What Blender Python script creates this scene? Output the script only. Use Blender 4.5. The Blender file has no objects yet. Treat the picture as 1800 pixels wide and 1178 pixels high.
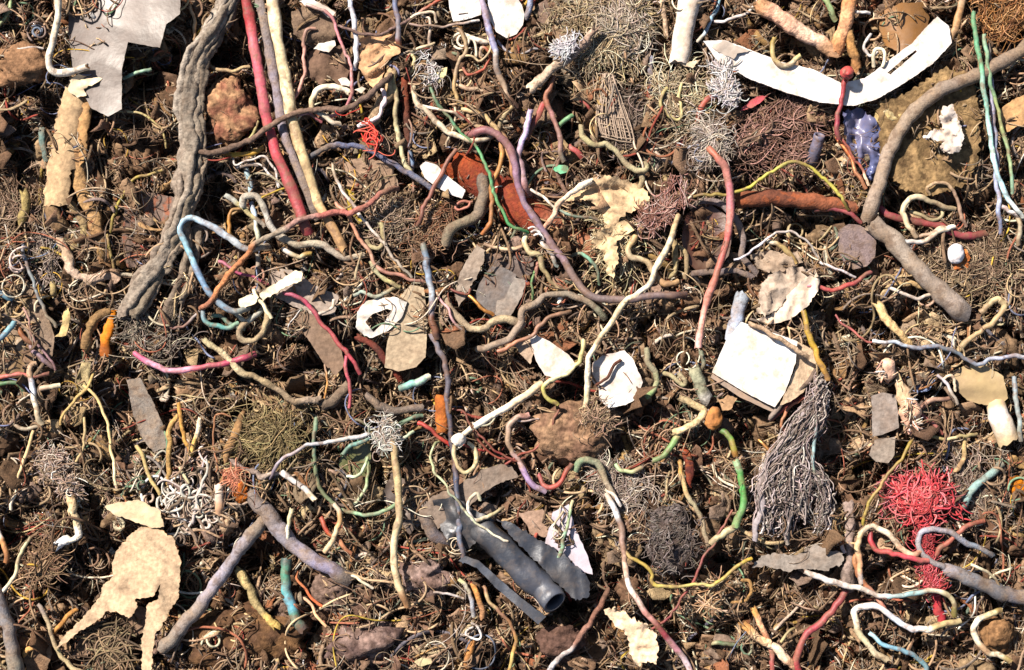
import bpy, math, random
import numpy as np
from mathutils import Vector
from mathutils.geometry import delaunay_2d_cdt

# ------------------------------------------------------------------ camera, sky, sun, exposure
SC = bpy.context.scene
S = 0.0005            # metres on the heap for one photograph pixel (the patch is 0.9 m wide)
CAMZ = 1.55
cam_data = bpy.data.cameras.new('camera')
cam_data.sensor_width = 36.0
cam_data.lens = 36.0 * CAMZ / 0.9
cam_data.clip_end = 50
cam_data.clip_start = 0.05
cam = bpy.data.objects.new('camera', cam_data)
SC.collection.objects.link(cam)
cam.location = (0, 0, CAMZ)
SC.camera = cam

world = bpy.data.worlds.new('World'); SC.world = world; world.use_nodes = True
wn = world.node_tree.nodes; wl = world.node_tree.links
sky = wn.new('ShaderNodeTexSky'); sky.sky_type = 'NISHITA'; sky.sun_disc = False
SUN_EL, SUN_AZ = 44.0, -46.0      # azimuth from the top edge of the picture, clockwise
sky.sun_elevation = math.radians(SUN_EL); sky.sun_rotation = math.radians(SUN_AZ)
wl.new(sky.outputs[0], wn['Background'].inputs[0]); wn['Background'].inputs[1].default_value = 0.05
sun_d = bpy.data.lights.new('sun', 'SUN'); sun_d.energy = 5.0; sun_d.angle = math.radians(2.0)
sun_d.color = (1.0, 0.92, 0.83)
sun = bpy.data.objects.new('sun', sun_d); SC.collection.objects.link(sun)
_e, _a = math.radians(SUN_EL), math.radians(SUN_AZ)
_sd = Vector((math.sin(_a)*math.cos(_e), math.cos(_a)*math.cos(_e), math.sin(_e)))
sun.rotation_euler = _sd.to_track_quat('Z', 'Y').to_euler(); sun.location = _sd*3
SC.view_settings.view_transform = 'Standard'; SC.view_settings.look = 'None'
SC.view_settings.gamma = 1; SC.view_settings.use_curve_mapping = False
SC.view_settings.exposure = 1.42
SC.cycles.max_bounces = 6

random.seed(11); RNG = np.random.default_rng(7)

# ------------------------------------------------------------------ helpers
def lin(h):
    h = h.strip('#'); out = []
    for i in (0, 2, 4):
        c = int(h[i:i+2], 16)/255
        out.append(c/12.92 if c <= 0.04045 else ((c+0.055)/1.055)**2.4)
    return np.array(out)

def _hash(ix, iy, seed):
    n = (ix*374761393 + iy*668265263 + seed*2147483647) & 0xffffffff
    n = ((n ^ (n >> 13))*1274126177) & 0xffffffff
    n = n ^ (n >> 16)
    return (n & 0xffff)/65535.0*2-1
def vnoise(x, y, seed=0):
    x = np.asarray(x, float); y = np.asarray(y, float)
    ix = np.floor(x).astype(np.int64); iy = np.floor(y).astype(np.int64)
    fx = x-ix; fy = y-iy
    fx = fx*fx*(3-2*fx); fy = fy*fy*(3-2*fy)
    a = _hash(ix, iy, seed); b = _hash(ix+1, iy, seed); c = _hash(ix, iy+1, seed); d = _hash(ix+1, iy+1, seed)
    return (a*(1-fx)+b*fx)*(1-fy)+(c*(1-fx)+d*fx)*fy
def fbm(x, y, seed=0, octv=4, gain=0.5):
    s = 0; a = 1; f = 1
    for k in range(octv):
        s = s + a*vnoise(x*f, y*f, seed+k*17); a *= gain; f *= 2.03
    return s

# everything below is laid out in millimetre-like "px" of 0.5 mm on the heap, y down, z up
PITS = [(255,135,48,45,30),(395,95,30,34,38),(245,215,30,22,14),(30,260,32,50,26),(120,620,46,30,20),(95,560,24,40,20),
 (840,400,40,20,26),(835,545,34,20,28),(1110,430,30,45,14),(1195,430,20,45,18),(1400,90,30,30,22),(1520,60,28,24,24),
 (1640,60,24,40,16),(470,250,40,20,14),(430,400,24,24,12),(1300,120,60,20,22),(1420,160,60,16,16),(960,640,30,22,18),
 (1180,640,36,40,20),(1300,730,70,20,18),(1330,770,40,40,24),(1000,1100,36,40,26),(1000,1060,22,30,22),(340,1060,50,50,26),
 (180,1060,50,36,26),(120,1010,50,30,18),(460,980,40,36,22),(560,1090,30,40,26),(860,1060,24,40,20),(240,960,30,40,20),
 (1440,1130,50,40,22),(1560,1010,30,30,24),(1690,1130,30,40,22),(1480,760,40,40,22),(1520,840,60,24,20),(1690,700,50,24,26),
 (700,700,50,26,22),(650,620,30,30,18),(800,850,30,60,16),(750,640,20,40,18),(560,640,50,16,18),(1240,780,30,26,16),(320,620,40,20,20),
 (1550,560,30,30,16),(1600,300,24,30,16),(1780,60,30,40,18),(500,60,20,60,20),(30,780,34,26,12),(1060,980,30,40,14),(1010,210,20,30,16),
 (930,280,20,40,18),(1130,1130,30,40,22),(1280,1000,34,30,24),(1230,1110,50,30,20),(1740,400,30,50,16),(1350,410,26,24,14),(590,330,30,16,10),(60,330,30,40,20),(180,580,50,30,20),(420,660,60,20,18),(560,690,40,24,18),(900,650,40,20,16),(30,950,30,50,18),(160,960,50,30,20),(1400,700,40,30,14),(1560,720,20,40,14),(990,150,40,20,12)]
MOUNDS = [(40,110,60,40,16),(1640,260,75,70,16),(400,200,44,50,14),(1050,750,60,45,20),(480,760,70,50,12),(1180,950,50,66,18),
 (630,130,50,50,8),(1040,60,60,60,16),(620,1130,90,60,16),(450,1120,90,50,12),(1060,430,50,50,14),(760,560,40,50,4),(90,850,40,40,16),
 (1350,860,70,60,14),(1640,870,60,40,10),(330,870,60,40,10),(660,370,60,40,10),(1560,460,60,40,4),(850,760,50,40,10),(1120,1110,50,50,14),(1750,520,60,50,8)]
def low(x, y):
    h = 9*fbm(x/260.0, y/260.0, 3, 2)
    for (cx, cy, rx, ry, d) in MOUNDS:
        h = h + 0.8*d*np.exp(-(((x-cx)/rx)**2+((y-cy)/ry)**2))
    return h
def pits(x, y):
    h = 0
    for (cx, cy, rx, ry, d) in PITS:
        h = h - 1.25*d*np.exp(-(((x-cx)/rx)**2+((y-cy)/ry)**2)**1.4)
    return h
def gully(x, y):
    """narrow crevices and hollows between the clumps of waste"""
    g = np.abs(fbm(x/120.0, y/105.0, 501, 3)); g2 = np.abs(fbm(x/75.0+7, y/85.0, 541, 3))
    d = -56*np.exp(-(g/0.17)**2)-32*np.exp(-(g2/0.13)**2)
    b = fbm(x/58.0, y/62.0, 577, 3)
    return d+17*np.clip(b, -1.2, 1.0)
def bed(x, y): return low(x, y)+2.0*pits(x, y)+gully(x, y)
def ground_h(x, y):
    m = fbm(x/62.0, y/62.0, 21, 3)
    r = 1-np.abs(fbm(x/30.0, y/30.0, 41, 3))*1.6
    return bed(x, y)+7*m-11+4.5*r+2.6*fbm(x/7.0, y/7.0, 61, 3, 0.6)

def W3(x, y, z):
    """px,px,px -> metres; the perspective of the height is undone so a thing stands over the spot it covers"""
    x = np.asarray(x, float); y = np.asarray(y, float); z = np.asarray(z, float)*S
    k = S*(CAMZ-z)/CAMZ
    return np.stack([(x-900)*k, -(y-589)*k, z+np.zeros_like(x)], -1)

def mesh_obj(name, V, F, mat, col=None, parent=None, smooth=True, tris=None):
    """V (n,3) metres, F (m,4) quads and/or tris (k,3)"""
    V = np.asarray(V, float)
    org = V.mean(0); org[2] = V[:, 2].min()
    me = bpy.data.meshes.new(name)
    n = len(V); nq = 0 if F is None else len(F); nt = 0 if tris is None else len(tris)
    me.vertices.add(n); me.vertices.foreach_set('co', (V-org).astype(np.float32).ravel())
    loops = []
    if nq: loops.append(np.asarray(F).ravel())
    if nt: loops.append(np.asarray(tris).ravel())
    loops = np.concatenate(loops).astype(np.int32)
    me.loops.add(len(loops)); me.loops.foreach_set('vertex_index', loops)
    me.polygons.add(nq+nt)
    st = np.concatenate([np.arange(nq)*4, nq*4+np.arange(nt)*3]).astype(np.int32)
    me.polygons.foreach_set('loop_start', st)
    me.polygons.foreach_set('loop_total', np.concatenate([np.full(nq, 4), np.full(nt, 3)]).astype(np.int32))
    me.polygons.foreach_set('use_smooth', np.full(nq+nt, smooth))
    if col is not None:
        col = np.asarray(col); lu = col.mean(-1, keepdims=True); col = np.clip(col*1.05-lu*0.05, 0.003, 0.88)*({'white_scrap': 0.68, 'sheet_metal': 0.6}.get(mat.name, 1))
        a = me.color_attributes.new('Col', 'FLOAT_COLOR', 'POINT')
        c = np.ones((n, 4), np.float32); c[:, :3] = np.clip(col, 0, 1)
        a.data.foreach_set('color', c.ravel())
    me.update(calc_edges=True); me.validate()
    me.materials.append(mat)
    o = bpy.data.objects.new(name, me); SC.collection.objects.link(o)
    if parent is not None:
        o.parent = parent; o.location = Vector(org)-parent.location
    else:
        o.location = org
    return o

def tag(o, label, cat, group=None):
    o['label'] = label; o['category'] = cat
    if group: o['group'] = group
    return o
def thing(name, cat, label, x, y, group=None):
    e = bpy.data.objects.new(name, None); SC.collection.objects.link(e)
    e.empty_display_size = 0.01
    e.location = W3(x, y, float(low(x, y)))
    return tag(e, label, cat, group)

# ------------------------------------------------------------------ materials
def material(name, rough=0.6, spec=0.4, dust=0.35, dustcol='6e5a48', bump=0.2, bscale=900, dscale=90, metal=0, stretch=None,
             spot=None, spotamt=0.0, trans=0.0, var=0.25):
    m = bpy.data.materials.new(name); m.use_nodes = True
    nt = m.node_tree; N = nt.nodes; L = nt.links
    b = N['Principled BSDF']; b.inputs['Roughness'].default_value = rough
    b.inputs['Specular IOR Level'].default_value = spec; b.inputs['Metallic'].default_value = metal
    at = N.new('ShaderNodeAttribute'); at.attribute_name = 'Col'
    geo = N.new('ShaderNodeNewGeometry')
    n1 = N.new('ShaderNodeTexNoise'); n1.inputs['Scale'].default_value = dscale; n1.inputs['Detail'].default_value = 6
    n1.inputs['Roughness'].default_value = 0.65
    L.new(geo.outputs['Position'], n1.inputs['Vector'])
    r1 = N.new('ShaderNodeMapRange'); r1.inputs[1].default_value = 0.42; r1.inputs[2].default_value = 0.68
    r1.inputs[3].default_value = dust*0.25; r1.inputs[4].default_value = min(1, dust*1.6)
    L.new(n1.outputs[0], r1.inputs[0])
    mx = N.new('ShaderNodeMix'); mx.data_type = 'RGBA'
    L.new(r1.outputs[0], mx.inputs[0]); L.new(at.outputs['Color'], mx.inputs[6])
    d = lin(dustcol); mx.inputs[7].default_value = (*d, 1)
    out = mx.outputs[2]
    # fine value variation
    n2 = N.new('ShaderNodeTexNoise'); n2.inputs['Scale'].default_value = bscale*0.6; n2.inputs['Detail'].default_value = 4
    L.new(geo.outputs['Position'], n2.inputs['Vector'])
    r2 = N.new('ShaderNodeMapRange'); r2.inputs[1].default_value = 0.3; r2.inputs[2].default_value = 0.7
    r2.inputs[3].default_value = 1-var; r2.inputs[4].default_value = 1+var*0.6
    L.new(n2.outputs[0], r2.inputs[0])
    mu = N.new('ShaderNodeMix'); mu.data_type = 'RGBA'; mu.blend_type = 'MULTIPLY'; mu.inputs[0].default_value = 1
    L.new(out, mu.inputs[6]); L.new(r2.outputs[0], mu.inputs[7]); out = mu.outputs[2]
    if spot:
        n3 = N.new('ShaderNodeTexNoise'); n3.inputs['Scale'].default_value = 160; n3.inputs['Detail'].default_value = 5
        L.new(geo.outputs['Position'], n3.inputs['Vector'])
        r3 = N.new('ShaderNodeMapRange'); r3.inputs[1].default_value = 0.54; r3.inputs[2].default_value = 0.62
        r3.inputs[3].default_value = 0; r3.inputs[4].default_value = spotamt
        L.new(n3.outputs[0], r3.inputs[0])
        m3 = N.new('ShaderNodeMix'); m3.data_type = 'RGBA'
        L.new(r3.outputs[0], m3.inputs[0]); L.new(out, m3.inputs[6]); m3.inputs[7].default_value = (*lin(spot), 1)
        out = m3.outputs[2]
    L.new(out, b.inputs['Base Color'])
    rr = N.new('ShaderNodeMapRange'); rr.inputs[3].default_value = max(0, rough-0.1); rr.inputs[4].default_value = min(1, rough+0.3)
    L.new(n1.outputs[0], rr.inputs[0]); L.new(rr.outputs[0], b.inputs['Roughness'])
    bn = N.new('ShaderNodeTexNoise'); bn.inputs['Scale'].default_value = bscale; bn.inputs['Detail'].default_value = 3
    L.new(geo.outputs['Position'], bn.inputs['Vector'])
    bp = N.new('ShaderNodeBump'); bp.inputs['Strength'].default_value = bump; bp.inputs['Distance'].default_value = 0.001
    L.new(bn.outputs[0], bp.inputs['Height']); L.new(bp.outputs[0], b.inputs['Normal'])
    return m
M = dict(
 plastic=material('wire_insulation', 0.5, 0.4, 0.42, '6a4e38', bump=0.3, bscale=520, dscale=75, var=0.25, spot='5e4430', spotamt=0.55),
 dusty=material('dusty_rubber', 0.75, 0.25, 0.55, '74604c', bump=0.6, spot='4a382c', spotamt=0.5, var=0.3, bscale=800, dscale=60),
 bark=material('bark', 0.9, 0.15, 0.35, '4a382b', bump=0.9, bscale=500, dscale=110, var=0.45),
 card=material('cardboard', 0.9, 0.15, 0.3, '6a5442', bump=0.5, bscale=420, dscale=60, var=0.32, spot='5a4638', spotamt=0.12),
 paper=material('white_scrap', 0.7, 0.25, 0.42, '94765a', bump=0.4, bscale=300, dscale=40, var=0.12, spot='9a8674', spotamt=0.35),
 sheet=material('sheet_metal', 0.38, 0.4, 0.45, '5a4c44', bump=0.15, bscale=300, dscale=22, metal=0.1, var=0.15),
 black=material('black_plastic', 0.4, 0.45, 0.4, '3a3430', bump=0.6, bscale=160, dscale=45, var=0.3, spot='524842', spotamt=0.3),
 rust=material('rusty_iron', 0.85, 0.3, 0.3, '2c1c14', bump=0.9, bscale=450, dscale=80, spot='84421f', spotamt=0.5, var=0.4),
 copper=material('copper', 0.35, 0.5, 0.15, '6a3a20', bump=0.1, bscale=700, metal=0.8, var=0.15),
 film=material('plastic_film', 0.25, 0.5, 0.3, bump=0.3, bscale=200, dscale=50, var=0.12),
 fibre=material('fibre', 0.95, 0.1, 0.2, bump=0.0, bscale=900, dscale=120, var=0.3),
 debris=material('debris', 0.95, 0.12, 0.3, '5c4430', bump=0.6, bscale=900, dscale=150, var=0.4),
 soil=material('soil', 0.97, 0.08, 0.45, '34241a', bump=1.0, bscale=420, dscale=130, var=0.5),
)

# ------------------------------------------------------------------ shape builders
def crspline(P, step):
    P = np.asarray(P, float)
    if len(P) == 2: P = np.array([P[0], (P[0]+P[1])/2, P[1]])
    E = np.vstack([2*P[0]-P[1], P, 2*P[-1]-P[-2]])
    out = []; u = []
    for i in range(1, len(E)-2):
        p0, p1, p2, p3 = E[i-1], E[i], E[i+1], E[i+2]
        n = max(2, int(np.linalg.norm(p2[:2]-p1[:2])/step))
        for t in np.linspace(0, 1, n, endpoint=False):
            t2 = t*t; t3 = t2*t
            out.append(0.5*((2*p1)+(-p0+p2)*t+(2*p0-5*p1+4*p2-p3)*t2+(-p0+3*p1-3*p2+p3)*t3))
            u.append((i-1+t)/(len(P)-1))
    out.append(E[-2]); u.append(1.0)
    return np.array(out), np.array(u)

def tube_arrays(P, RW, RT, sides, twist=None, squircle=False):
    """P (N,K,3), RW/RT (N,K) half width and half thickness (same unit as P) -> verts (N*K*sides,3), quads, end caps"""
    N, K, _ = P.shape
    T = np.gradient(P, axis=1); T /= (np.linalg.norm(T, axis=2, keepdims=True)+1e-12)
    up = np.zeros_like(T); up[..., 2] = 1
    Sd = np.cross(T, up); nn = np.linalg.norm(Sd, axis=2, keepdims=True); Sd = np.where(nn > 1e-3, Sd/np.maximum(nn, 1e-9), np.array([1.0, 0, 0]))
    U = np.cross(Sd, T)
    a = np.arange(sides)/sides*2*np.pi
    a = a[None, None, :]+(0 if twist is None else twist[..., None])
    ca, sa = np.cos(a), np.sin(a)
    if twist is not None:
        # rotate the flat section itself
        tw = twist[..., None]; b = np.arange(sides)/sides*2*np.pi
        cx = RW[..., None]*np.cos(b); cy = RT[..., None]*np.sin(b)
        xx = cx*np.cos(tw)-cy*np.sin(tw); yy = cx*np.sin(tw)+cy*np.cos(tw)
    else:
        xx = RW[..., None]*ca; yy = RT[..., None]*sa
    V = P[:, :, None, :]+Sd[:, :, None, :]*xx[..., None]+U[:, :, None, :]*yy[..., None]
    V = V.reshape(-1, 3)
    i = np.arange(N)[:, None, None]*K*sides; k = np.arange(K-1)[None, :, None]*sides; s = np.arange(sides)[None, None, :]; s2 = (s+1) % sides
    q = np.stack([i+k+s, i+k+s2, i+k+sides+s2, i+k+sides+s], -1).reshape(-1, 4)
    return V, q[:, ::-1]

def fan_caps(N, K, sides, nv):
    base = np.arange(N)*K*sides; s = np.arange(sides)
    c0 = nv+np.arange(N)*2
    t0 = np.stack([np.broadcast_to(c0[:, None], (N, sides)), base[:, None]+(s+1)[None] % sides, base[:, None]+s[None]], -1)
    e = base+(K-1)*sides
    t1 = np.stack([np.broadcast_to(c0[:, None]+1, (N, sides)), e[:, None]+s[None], e[:, None]+(s+1)[None] % sides], -1)
    return np.concatenate([t0.reshape(-1, 3), t1.reshape(-1, 3)])[:, ::-1]

_ts = [0]
def _lin(t, seed):
    i = np.floor(t).astype(np.int64); f = t-i
    return _hash(i, i*0, seed)*(1-f)+_hash(i+1, i*0, seed)*f
def tube_mesh(name, mat, cols, r, pts, lift=14, dip=(5, 5), flat=1.0, r2=None, wob=1.0, parent=None, sides=10, zs=None, grooves=0,
              rough=0.06, hollow=0, taper=0):
    _ts[0] += 1; seed = _ts[0]*7+100
    if isinstance(pts, str): pts = [tuple(float(v) for v in p.split(',')) for p in pts.split()]
    P2, u = crspline([p[:2] for p in pts], max(2.2, r*0.45))
    x, y = P2[:, 0], P2[:, 1]
    d = np.concatenate([[0], np.cumsum(np.hypot(np.diff(x), np.diff(y)))]); Ln = d[-1]
    t = d/max(Ln, 1e-6)
    x = x+wob*2.0*vnoise(d/22.0, 0*d, seed)+wob*0.8*vnoise(d/8.0, 0*d+5, seed); k_ = wob*min(r, 8)*0.32; x = x+k_*vnoise(d/(r*3.5+8), 0*d+2, seed+31); y = y+k_*vnoise(d/(r*3.5+8), 0*d+7, seed+32)
    y = y+wob*2.0*vnoise(d/22.0, 0*d+9, seed)+wob*0.8*vnoise(d/8.0, 0*d+3, seed)
    lift = lift*0.74; kk_ = wob*min(1.6+r*0.25, 3.2)*(_lin(d/17.0, seed+81)+0.5*_lin(d/9.0, seed+83)); kj_ = wob*min(1.6+r*0.25, 3.2)*(_lin(d/15.0, seed+82)+0.5*_lin(d/8.0, seed+84)); x = x+kk_*0.6; y = y+kj_*0.6
    z = low(x, y)+lift+4.0*vnoise(d/60.0, 0*d, seed+3)
    if zs is not None: z = z+np.interp(t, np.linspace(0, 1, len(zs)), zs)
    e = min(0.3, 22/max(Ln, 1))
    z = z-dip[0]*np.clip(1-t/e, 0, 1)**1.5-dip[1]*np.clip(1-(1-t)/e, 0, 1)**1.5
    rr = np.interp(t, [0, 1], [r, r if r2 is None else r2])
    if mat in ('plastic', 'dusty'): rr = rr*(0.7 if r < 5 else 0.76 if r < 10 else 0.84); rough = max(rough, 0.09)
    rr = rr*(1+rough*vnoise(d/(r*1.6+3), 0*d, seed+5)+rough*0.7*vnoise(d/(r*0.7+2), 0*d, seed+6))
    rr = rr*(1+0.10*vnoise(d/45.0, 0*d, seed+71))
    if taper: rr = rr*np.clip(np.minimum(t, 1-t)/taper*0.8+0.2, 0, 1)
    else:
        pass
    P = W3(x, y, z)[None]
    V, Q = tube_arrays(P, (rr*S)[None], (rr*flat*S)[None], sides)
    K = len(x)
    if grooves or rough > 0.1:
        V3 = V.reshape(K, sides, 3); c = P[0][:, None, :]
        a = np.arange(sides)/sides*2*np.pi
        g = 1+(0.24*np.cos(grooves*a[None]+0.02*d[:, None]) if grooves else 0)+rough*vnoise(np.broadcast_to(d[:, None]/(r*0.6+2), (K, sides)), np.broadcast_to(a[None]*1.6, (K, sides)), seed+9)
        V = (c+(V3-c)*g[..., None]).reshape(-1, 3)
    cl = np.array([lin(c) for c in cols.split('|')])
    if len(cl) > 1:
        tt = t*(len(cl)-1); kk = np.clip(np.round(tt+0.15*vnoise(d/9.0, 0*d, seed)-0.0), 0, len(cl)-1)
        # soft but short change from one colour to the next
        ts_ = np.clip((tt-np.floor(tt)-0.5)*4+0.5, 0, 1); k0 = np.clip(np.floor(tt).astype(int), 0, len(cl)-1); k1 = np.clip(k0+1, 0, len(cl)-1)
        C = cl[k0]*(1-ts_[:, None])+cl[k1]*ts_[:, None]
    else: C = np.repeat(cl, K, 0)
    if mat == 'plastic':
        sat = (C.max(1)-C.min(1))/(C.max(1)+1e-6); C = C*(0.74-0.22*np.clip((sat-0.35)/0.5, 0, 1))[:, None]*(1+0.3*vnoise(d/26.0, 0*d, seed+44)+0.12*vnoise(d/7.0, 0*d, seed+45))[:, None]  # saturated insulation darkened further: shadow lying over the wires is put into colour
    C = np.repeat(C[:, None, :], sides, 1).reshape(-1, 3)
    nv = len(V)
    if hollow:
        # open end: an inner wall instead of flat caps
        Vi, Qi = tube_arrays(P, (rr*S*hollow)[None], (rr*flat*S*hollow)[None], sides)
        V = np.vstack([V, Vi]); Q = np.vstack([Q, (Qi+nv)[:, ::-1]])
        s = np.arange(sides); s2 = (s+1) % sides; o = (K-1)*sides
        Q = np.vstack([Q, np.stack([s, s2, nv+s2, nv+s], -1), np.stack([o+s, nv+o+s, nv+o+s2, o+s2], -1)])
        C = np.vstack([C, C*0.9]); T3 = None
    else:
        # cut ends: a ring of their own so the edge stays sharp, slightly ragged, darker core
        Vr = V.reshape(K, sides, 3); er = np.random.default_rng(seed); ts = []
        V2 = [V]; C2 = [C]; T3 = []
        for (ke, kn) in ((0, 1), (K-1, K-2)):
            tg = P[0][ke]-P[0][kn]; tg = tg/np.linalg.norm(tg)
            jag = er.normal(0, 0.16 if mat != 'bark' else 0.5, sides)*r*S
            ring = Vr[ke]+tg[None]*jag[:, None]; n0 = sum(len(q) for q in V2)
            V2[0][ke*sides:(ke+1)*sides] = ring
            V2 += [ring, ring*0.55+P[0][ke]*0.45, P[0][ke][None]-tg[None]*r*S*0.15]
            ce = C[ke*sides][None]
            core = lin('b07848')[None] if (mat == 'plastic' and 4 < r < 9) else ce*0.35
            C2 += [np.repeat(ce*0.8, sides, 0), np.repeat(core*0.7, sides, 0), core*0.7]
            s = np.arange(sides); s2 = (s+1) % sides
            o = n0; p_ = n0+sides; cc = n0+2*sides
            T3 += [np.stack([o+s, o+s2, p_+s], -1), np.stack([p_+s, o+s2, p_+s2], -1), np.stack([p_+s, p_+s2, np.full(sides, cc)], -1)]
        V = np.vstack(V2); C = np.vstack(C2); T3 = np.concatenate(T3)
    return mesh_obj(name, V, Q, M[mat], C, parent, True, T3)

def T(name, cat, label, mat, cols, r, pts, group=None, **k):
    return tag(tube_mesh(name, mat, cols, r, pts, **k), label, cat, group)

def parse(pts):
    return [tuple(float(v) for v in p.split(',')) for p in pts.split()] if isinstance(pts, str) else pts

def plate_mesh(name, mat, col, pts, lift=12, th=3, crumple=4, cw=40, ragged=1.5, tilt=(0, 0), bend=0, bdir=0, parent=None, step=7, edge=None, hole=None, fold=None, var=0):
    _ts[0] += 1; seed = _ts[0]*13+500
    pts = np.array(parse(pts)); cx, cy = pts.mean(0)
    def dense(pg, rg):
        out = []
        for i in range(len(pg)):
            a, b = pg[i], pg[(i+1) % len(pg)]; L = np.hypot(*(b-a)); n = max(1, int(L/(step*0.6)))
            nrm = np.array([-(b-a)[1], (b-a)[0]])/max(L, 1e-6)
            for k in range(n):
                p = a+(b-a)*k/n
                j = rg*(float(vnoise(p[0]/5.0, p[1]/5.0, seed))+0.6*float(vnoise(p[0]/2.0, p[1]/2.0, seed+1))) if k else 0
                out.append(p+nrm*j)
        return np.array(out)
    ring = dense(pts, ragged)
    def inside(p, pg):
        x, y = p; c = False; j = len(pg)-1
        for i in range(len(pg)):
            if (pg[i][1] > y) != (pg[j][1] > y) and x < (pg[j][0]-pg[i][0])*(y-pg[i][1])/(pg[j][1]-pg[i][1])+pg[i][0]: c = not c
            j = i
        return c
    vs = [Vector(p) for p in ring]; ed = [(i, (i+1) % len(ring)) for i in range(len(ring))]
    hr = None
    if hole is not None:
        hr = dense(np.array(parse(hole)), 0.4); n0 = len(vs); vs += [Vector(p) for p in hr]; ed += [(n0+i, n0+(i+1) % len(hr)) for i in range(len(hr))]
    x0, y0 = ring.min(0); x1, y1 = ring.max(0)
    rnd = random.Random(seed)
    gx = x0
    while gx < x1:
        gy = y0
        while gy < y1:
            q = (gx+rnd.uniform(-1, 1)*step*0.3, gy+rnd.uniform(-1, 1)*step*0.3)
            if inside(q, ring) and (hr is None or not inside(q, hr)): vs.append(Vector(q))
            gy += step
        gx += step
    r = delaunay_2d_cdt(vs, ed, [], 1, 1e-4)
    X = np.array([tuple(v) for v in r[0]]); F = [f for f in r[2] if len(f) == 3]
    if hr is not None:
        F = [f for f in F if not inside(X[list(f)].mean(0), hr)]
    F = np.array(F)
    a2 = (X[F[:, 1], 0]-X[F[:, 0], 0])*(X[F[:, 2], 1]-X[F[:, 0], 1])-(X[F[:, 1], 1]-X[F[:, 0], 1])*(X[F[:, 2], 0]-X[F[:, 0], 0])
    F[a2 > 0] = F[a2 > 0][:, ::-1]     # y is down in px: this winding faces up
    x, y = X[:, 0], X[:, 1]
    base = float(low(cx, cy)); lift = lift*0.8
    ca, sa = math.cos(math.radians(bdir)), math.sin(math.radians(bdir))
    v = (x-cx)*(-sa)+(y-cy)*ca; ext = max(1, np.abs(v).max())
    z = base+lift+tilt[0]*(x-cx)+tilt[1]*(y-cy)-bend*(v/ext)**2
    th_ = seed*0.7; xa = (x*math.cos(th_)+y*math.sin(th_)); ya = (-x*math.sin(th_)+y*math.cos(th_))
    wx = 6*vnoise(x/cw, y/cw, seed+12)
    z = z+crumple*(1-2*np.abs(vnoise(xa/cw/2.6, (ya+wx)/cw, seed+2)))+crumple*0.45*(1-2*np.abs(vnoise((xa+wx)/cw*0.9, ya/cw*2.2, seed+3)))+min(crumple*0.1, .4)*vnoise(x/7, y/7, seed+4)
    if fold:
        (fx, fy, fa, fk) = fold; na, nb = -math.sin(math.radians(fa)), math.cos(math.radians(fa))
        dd = (x-fx)*na+(y-fy)*nb; z = z-fk*np.maximum(dd, 0)
    # rim edges: used once
    E = np.concatenate([F[:, [0, 1]], F[:, [1, 2]], F[:, [2, 0]]]); key = np.sort(E, 1)
    uq, inv, cnt = np.unique(key, axis=0, return_inverse=True, return_counts=True); rim = E[cnt[inv.ravel()] == 1]
    top = W3(x, y, z); bot = top.copy(); bot[:, 2] -= th*S
    n = len(x); nr = len(rim)
    V = [top, bot]; TR = [F, F[:, ::-1]+n]
    rv = np.vstack([top[rim[:, 0]], top[rim[:, 1]], bot[rim[:, 1]], bot[rim[:, 0]]])
    q = 2*n+np.stack([np.arange(nr)+nr, np.arange(nr), np.arange(nr)+3*nr, np.arange(nr)+2*nr], -1)
    C = np.repeat(lin(col)[None], 2*n, 0)
    if var: C = C*(1+var*fbm(np.tile(x, 2)/18, np.tile(y, 2)/18, seed+8, 3))[:, None]
    ce = np.repeat((lin(edge) if edge else lin(col))[None], 4*nr, 0)
    return mesh_obj(name, np.vstack([top, bot, rv]), q, M[mat], np.vstack([C, ce]), parent, True, np.vstack([F, F[:, ::-1]+n]))

def PL(name, cat, label, mat, col, pts, group=None, **k):
    return tag(plate_mesh(name, mat, col, pts, **k), label, cat, group)

_ico = None
def ico():
    global _ico
    if _ico is None:
        import bmesh
        out = []
        for sd in (2, 3, 4):
            b = bmesh.new(); bmesh.ops.create_icosphere(b, subdivisions=sd, radius=1)
            b.verts.ensure_lookup_table()
            out.append((np.array([v.co[:] for v in b.verts]), np.array([[v.index for v in f.verts] for f in b.faces]))); b.free()
        _ico = out
    return _ico

def lump_mesh(name, mat, col, x, y, rx, ry, rz, lift=6, rot=0, amp=0.3, f=1.6, parent=None, sub=2, col2=None):
    _ts[0] += 1; seed = _ts[0]*13+900
    Vt, Ft = ico()[sub]
    n = 1+amp*fbm(Vt[:, 0]*f+Vt[:, 2]*1.7+3, Vt[:, 1]*f-Vt[:, 2]*1.3, seed, 5, 0.6)
    V = Vt*n[:, None]*np.array([rx, ry, rz]); a = math.radians(rot)
    vx = V[:, 0]*math.cos(a)-V[:, 1]*math.sin(a); vy = V[:, 0]*math.sin(a)+V[:, 1]*math.cos(a)
    P = W3(x+vx, y+vy, float(low(x, y))+lift+V[:, 2])
    C = np.repeat(lin(col)[None], len(P), 0)
    if col2: 
        w = np.clip(fbm(vx/14, vy/14, seed+4, 3)*1.5+0.5, 0, 1)[:, None]; C = C*(1-w)+lin(col2)[None]*w
    return mesh_obj(name, P, None, M[mat], C, parent, True, Ft[:, ::-1])
def LU(name, cat, label, mat, col, x, y, rx, ry, rz, group=None, **k):
    return tag(lump_mesh(name, mat, col, x, y, rx, ry, rz, **k), label, cat, group)

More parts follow.
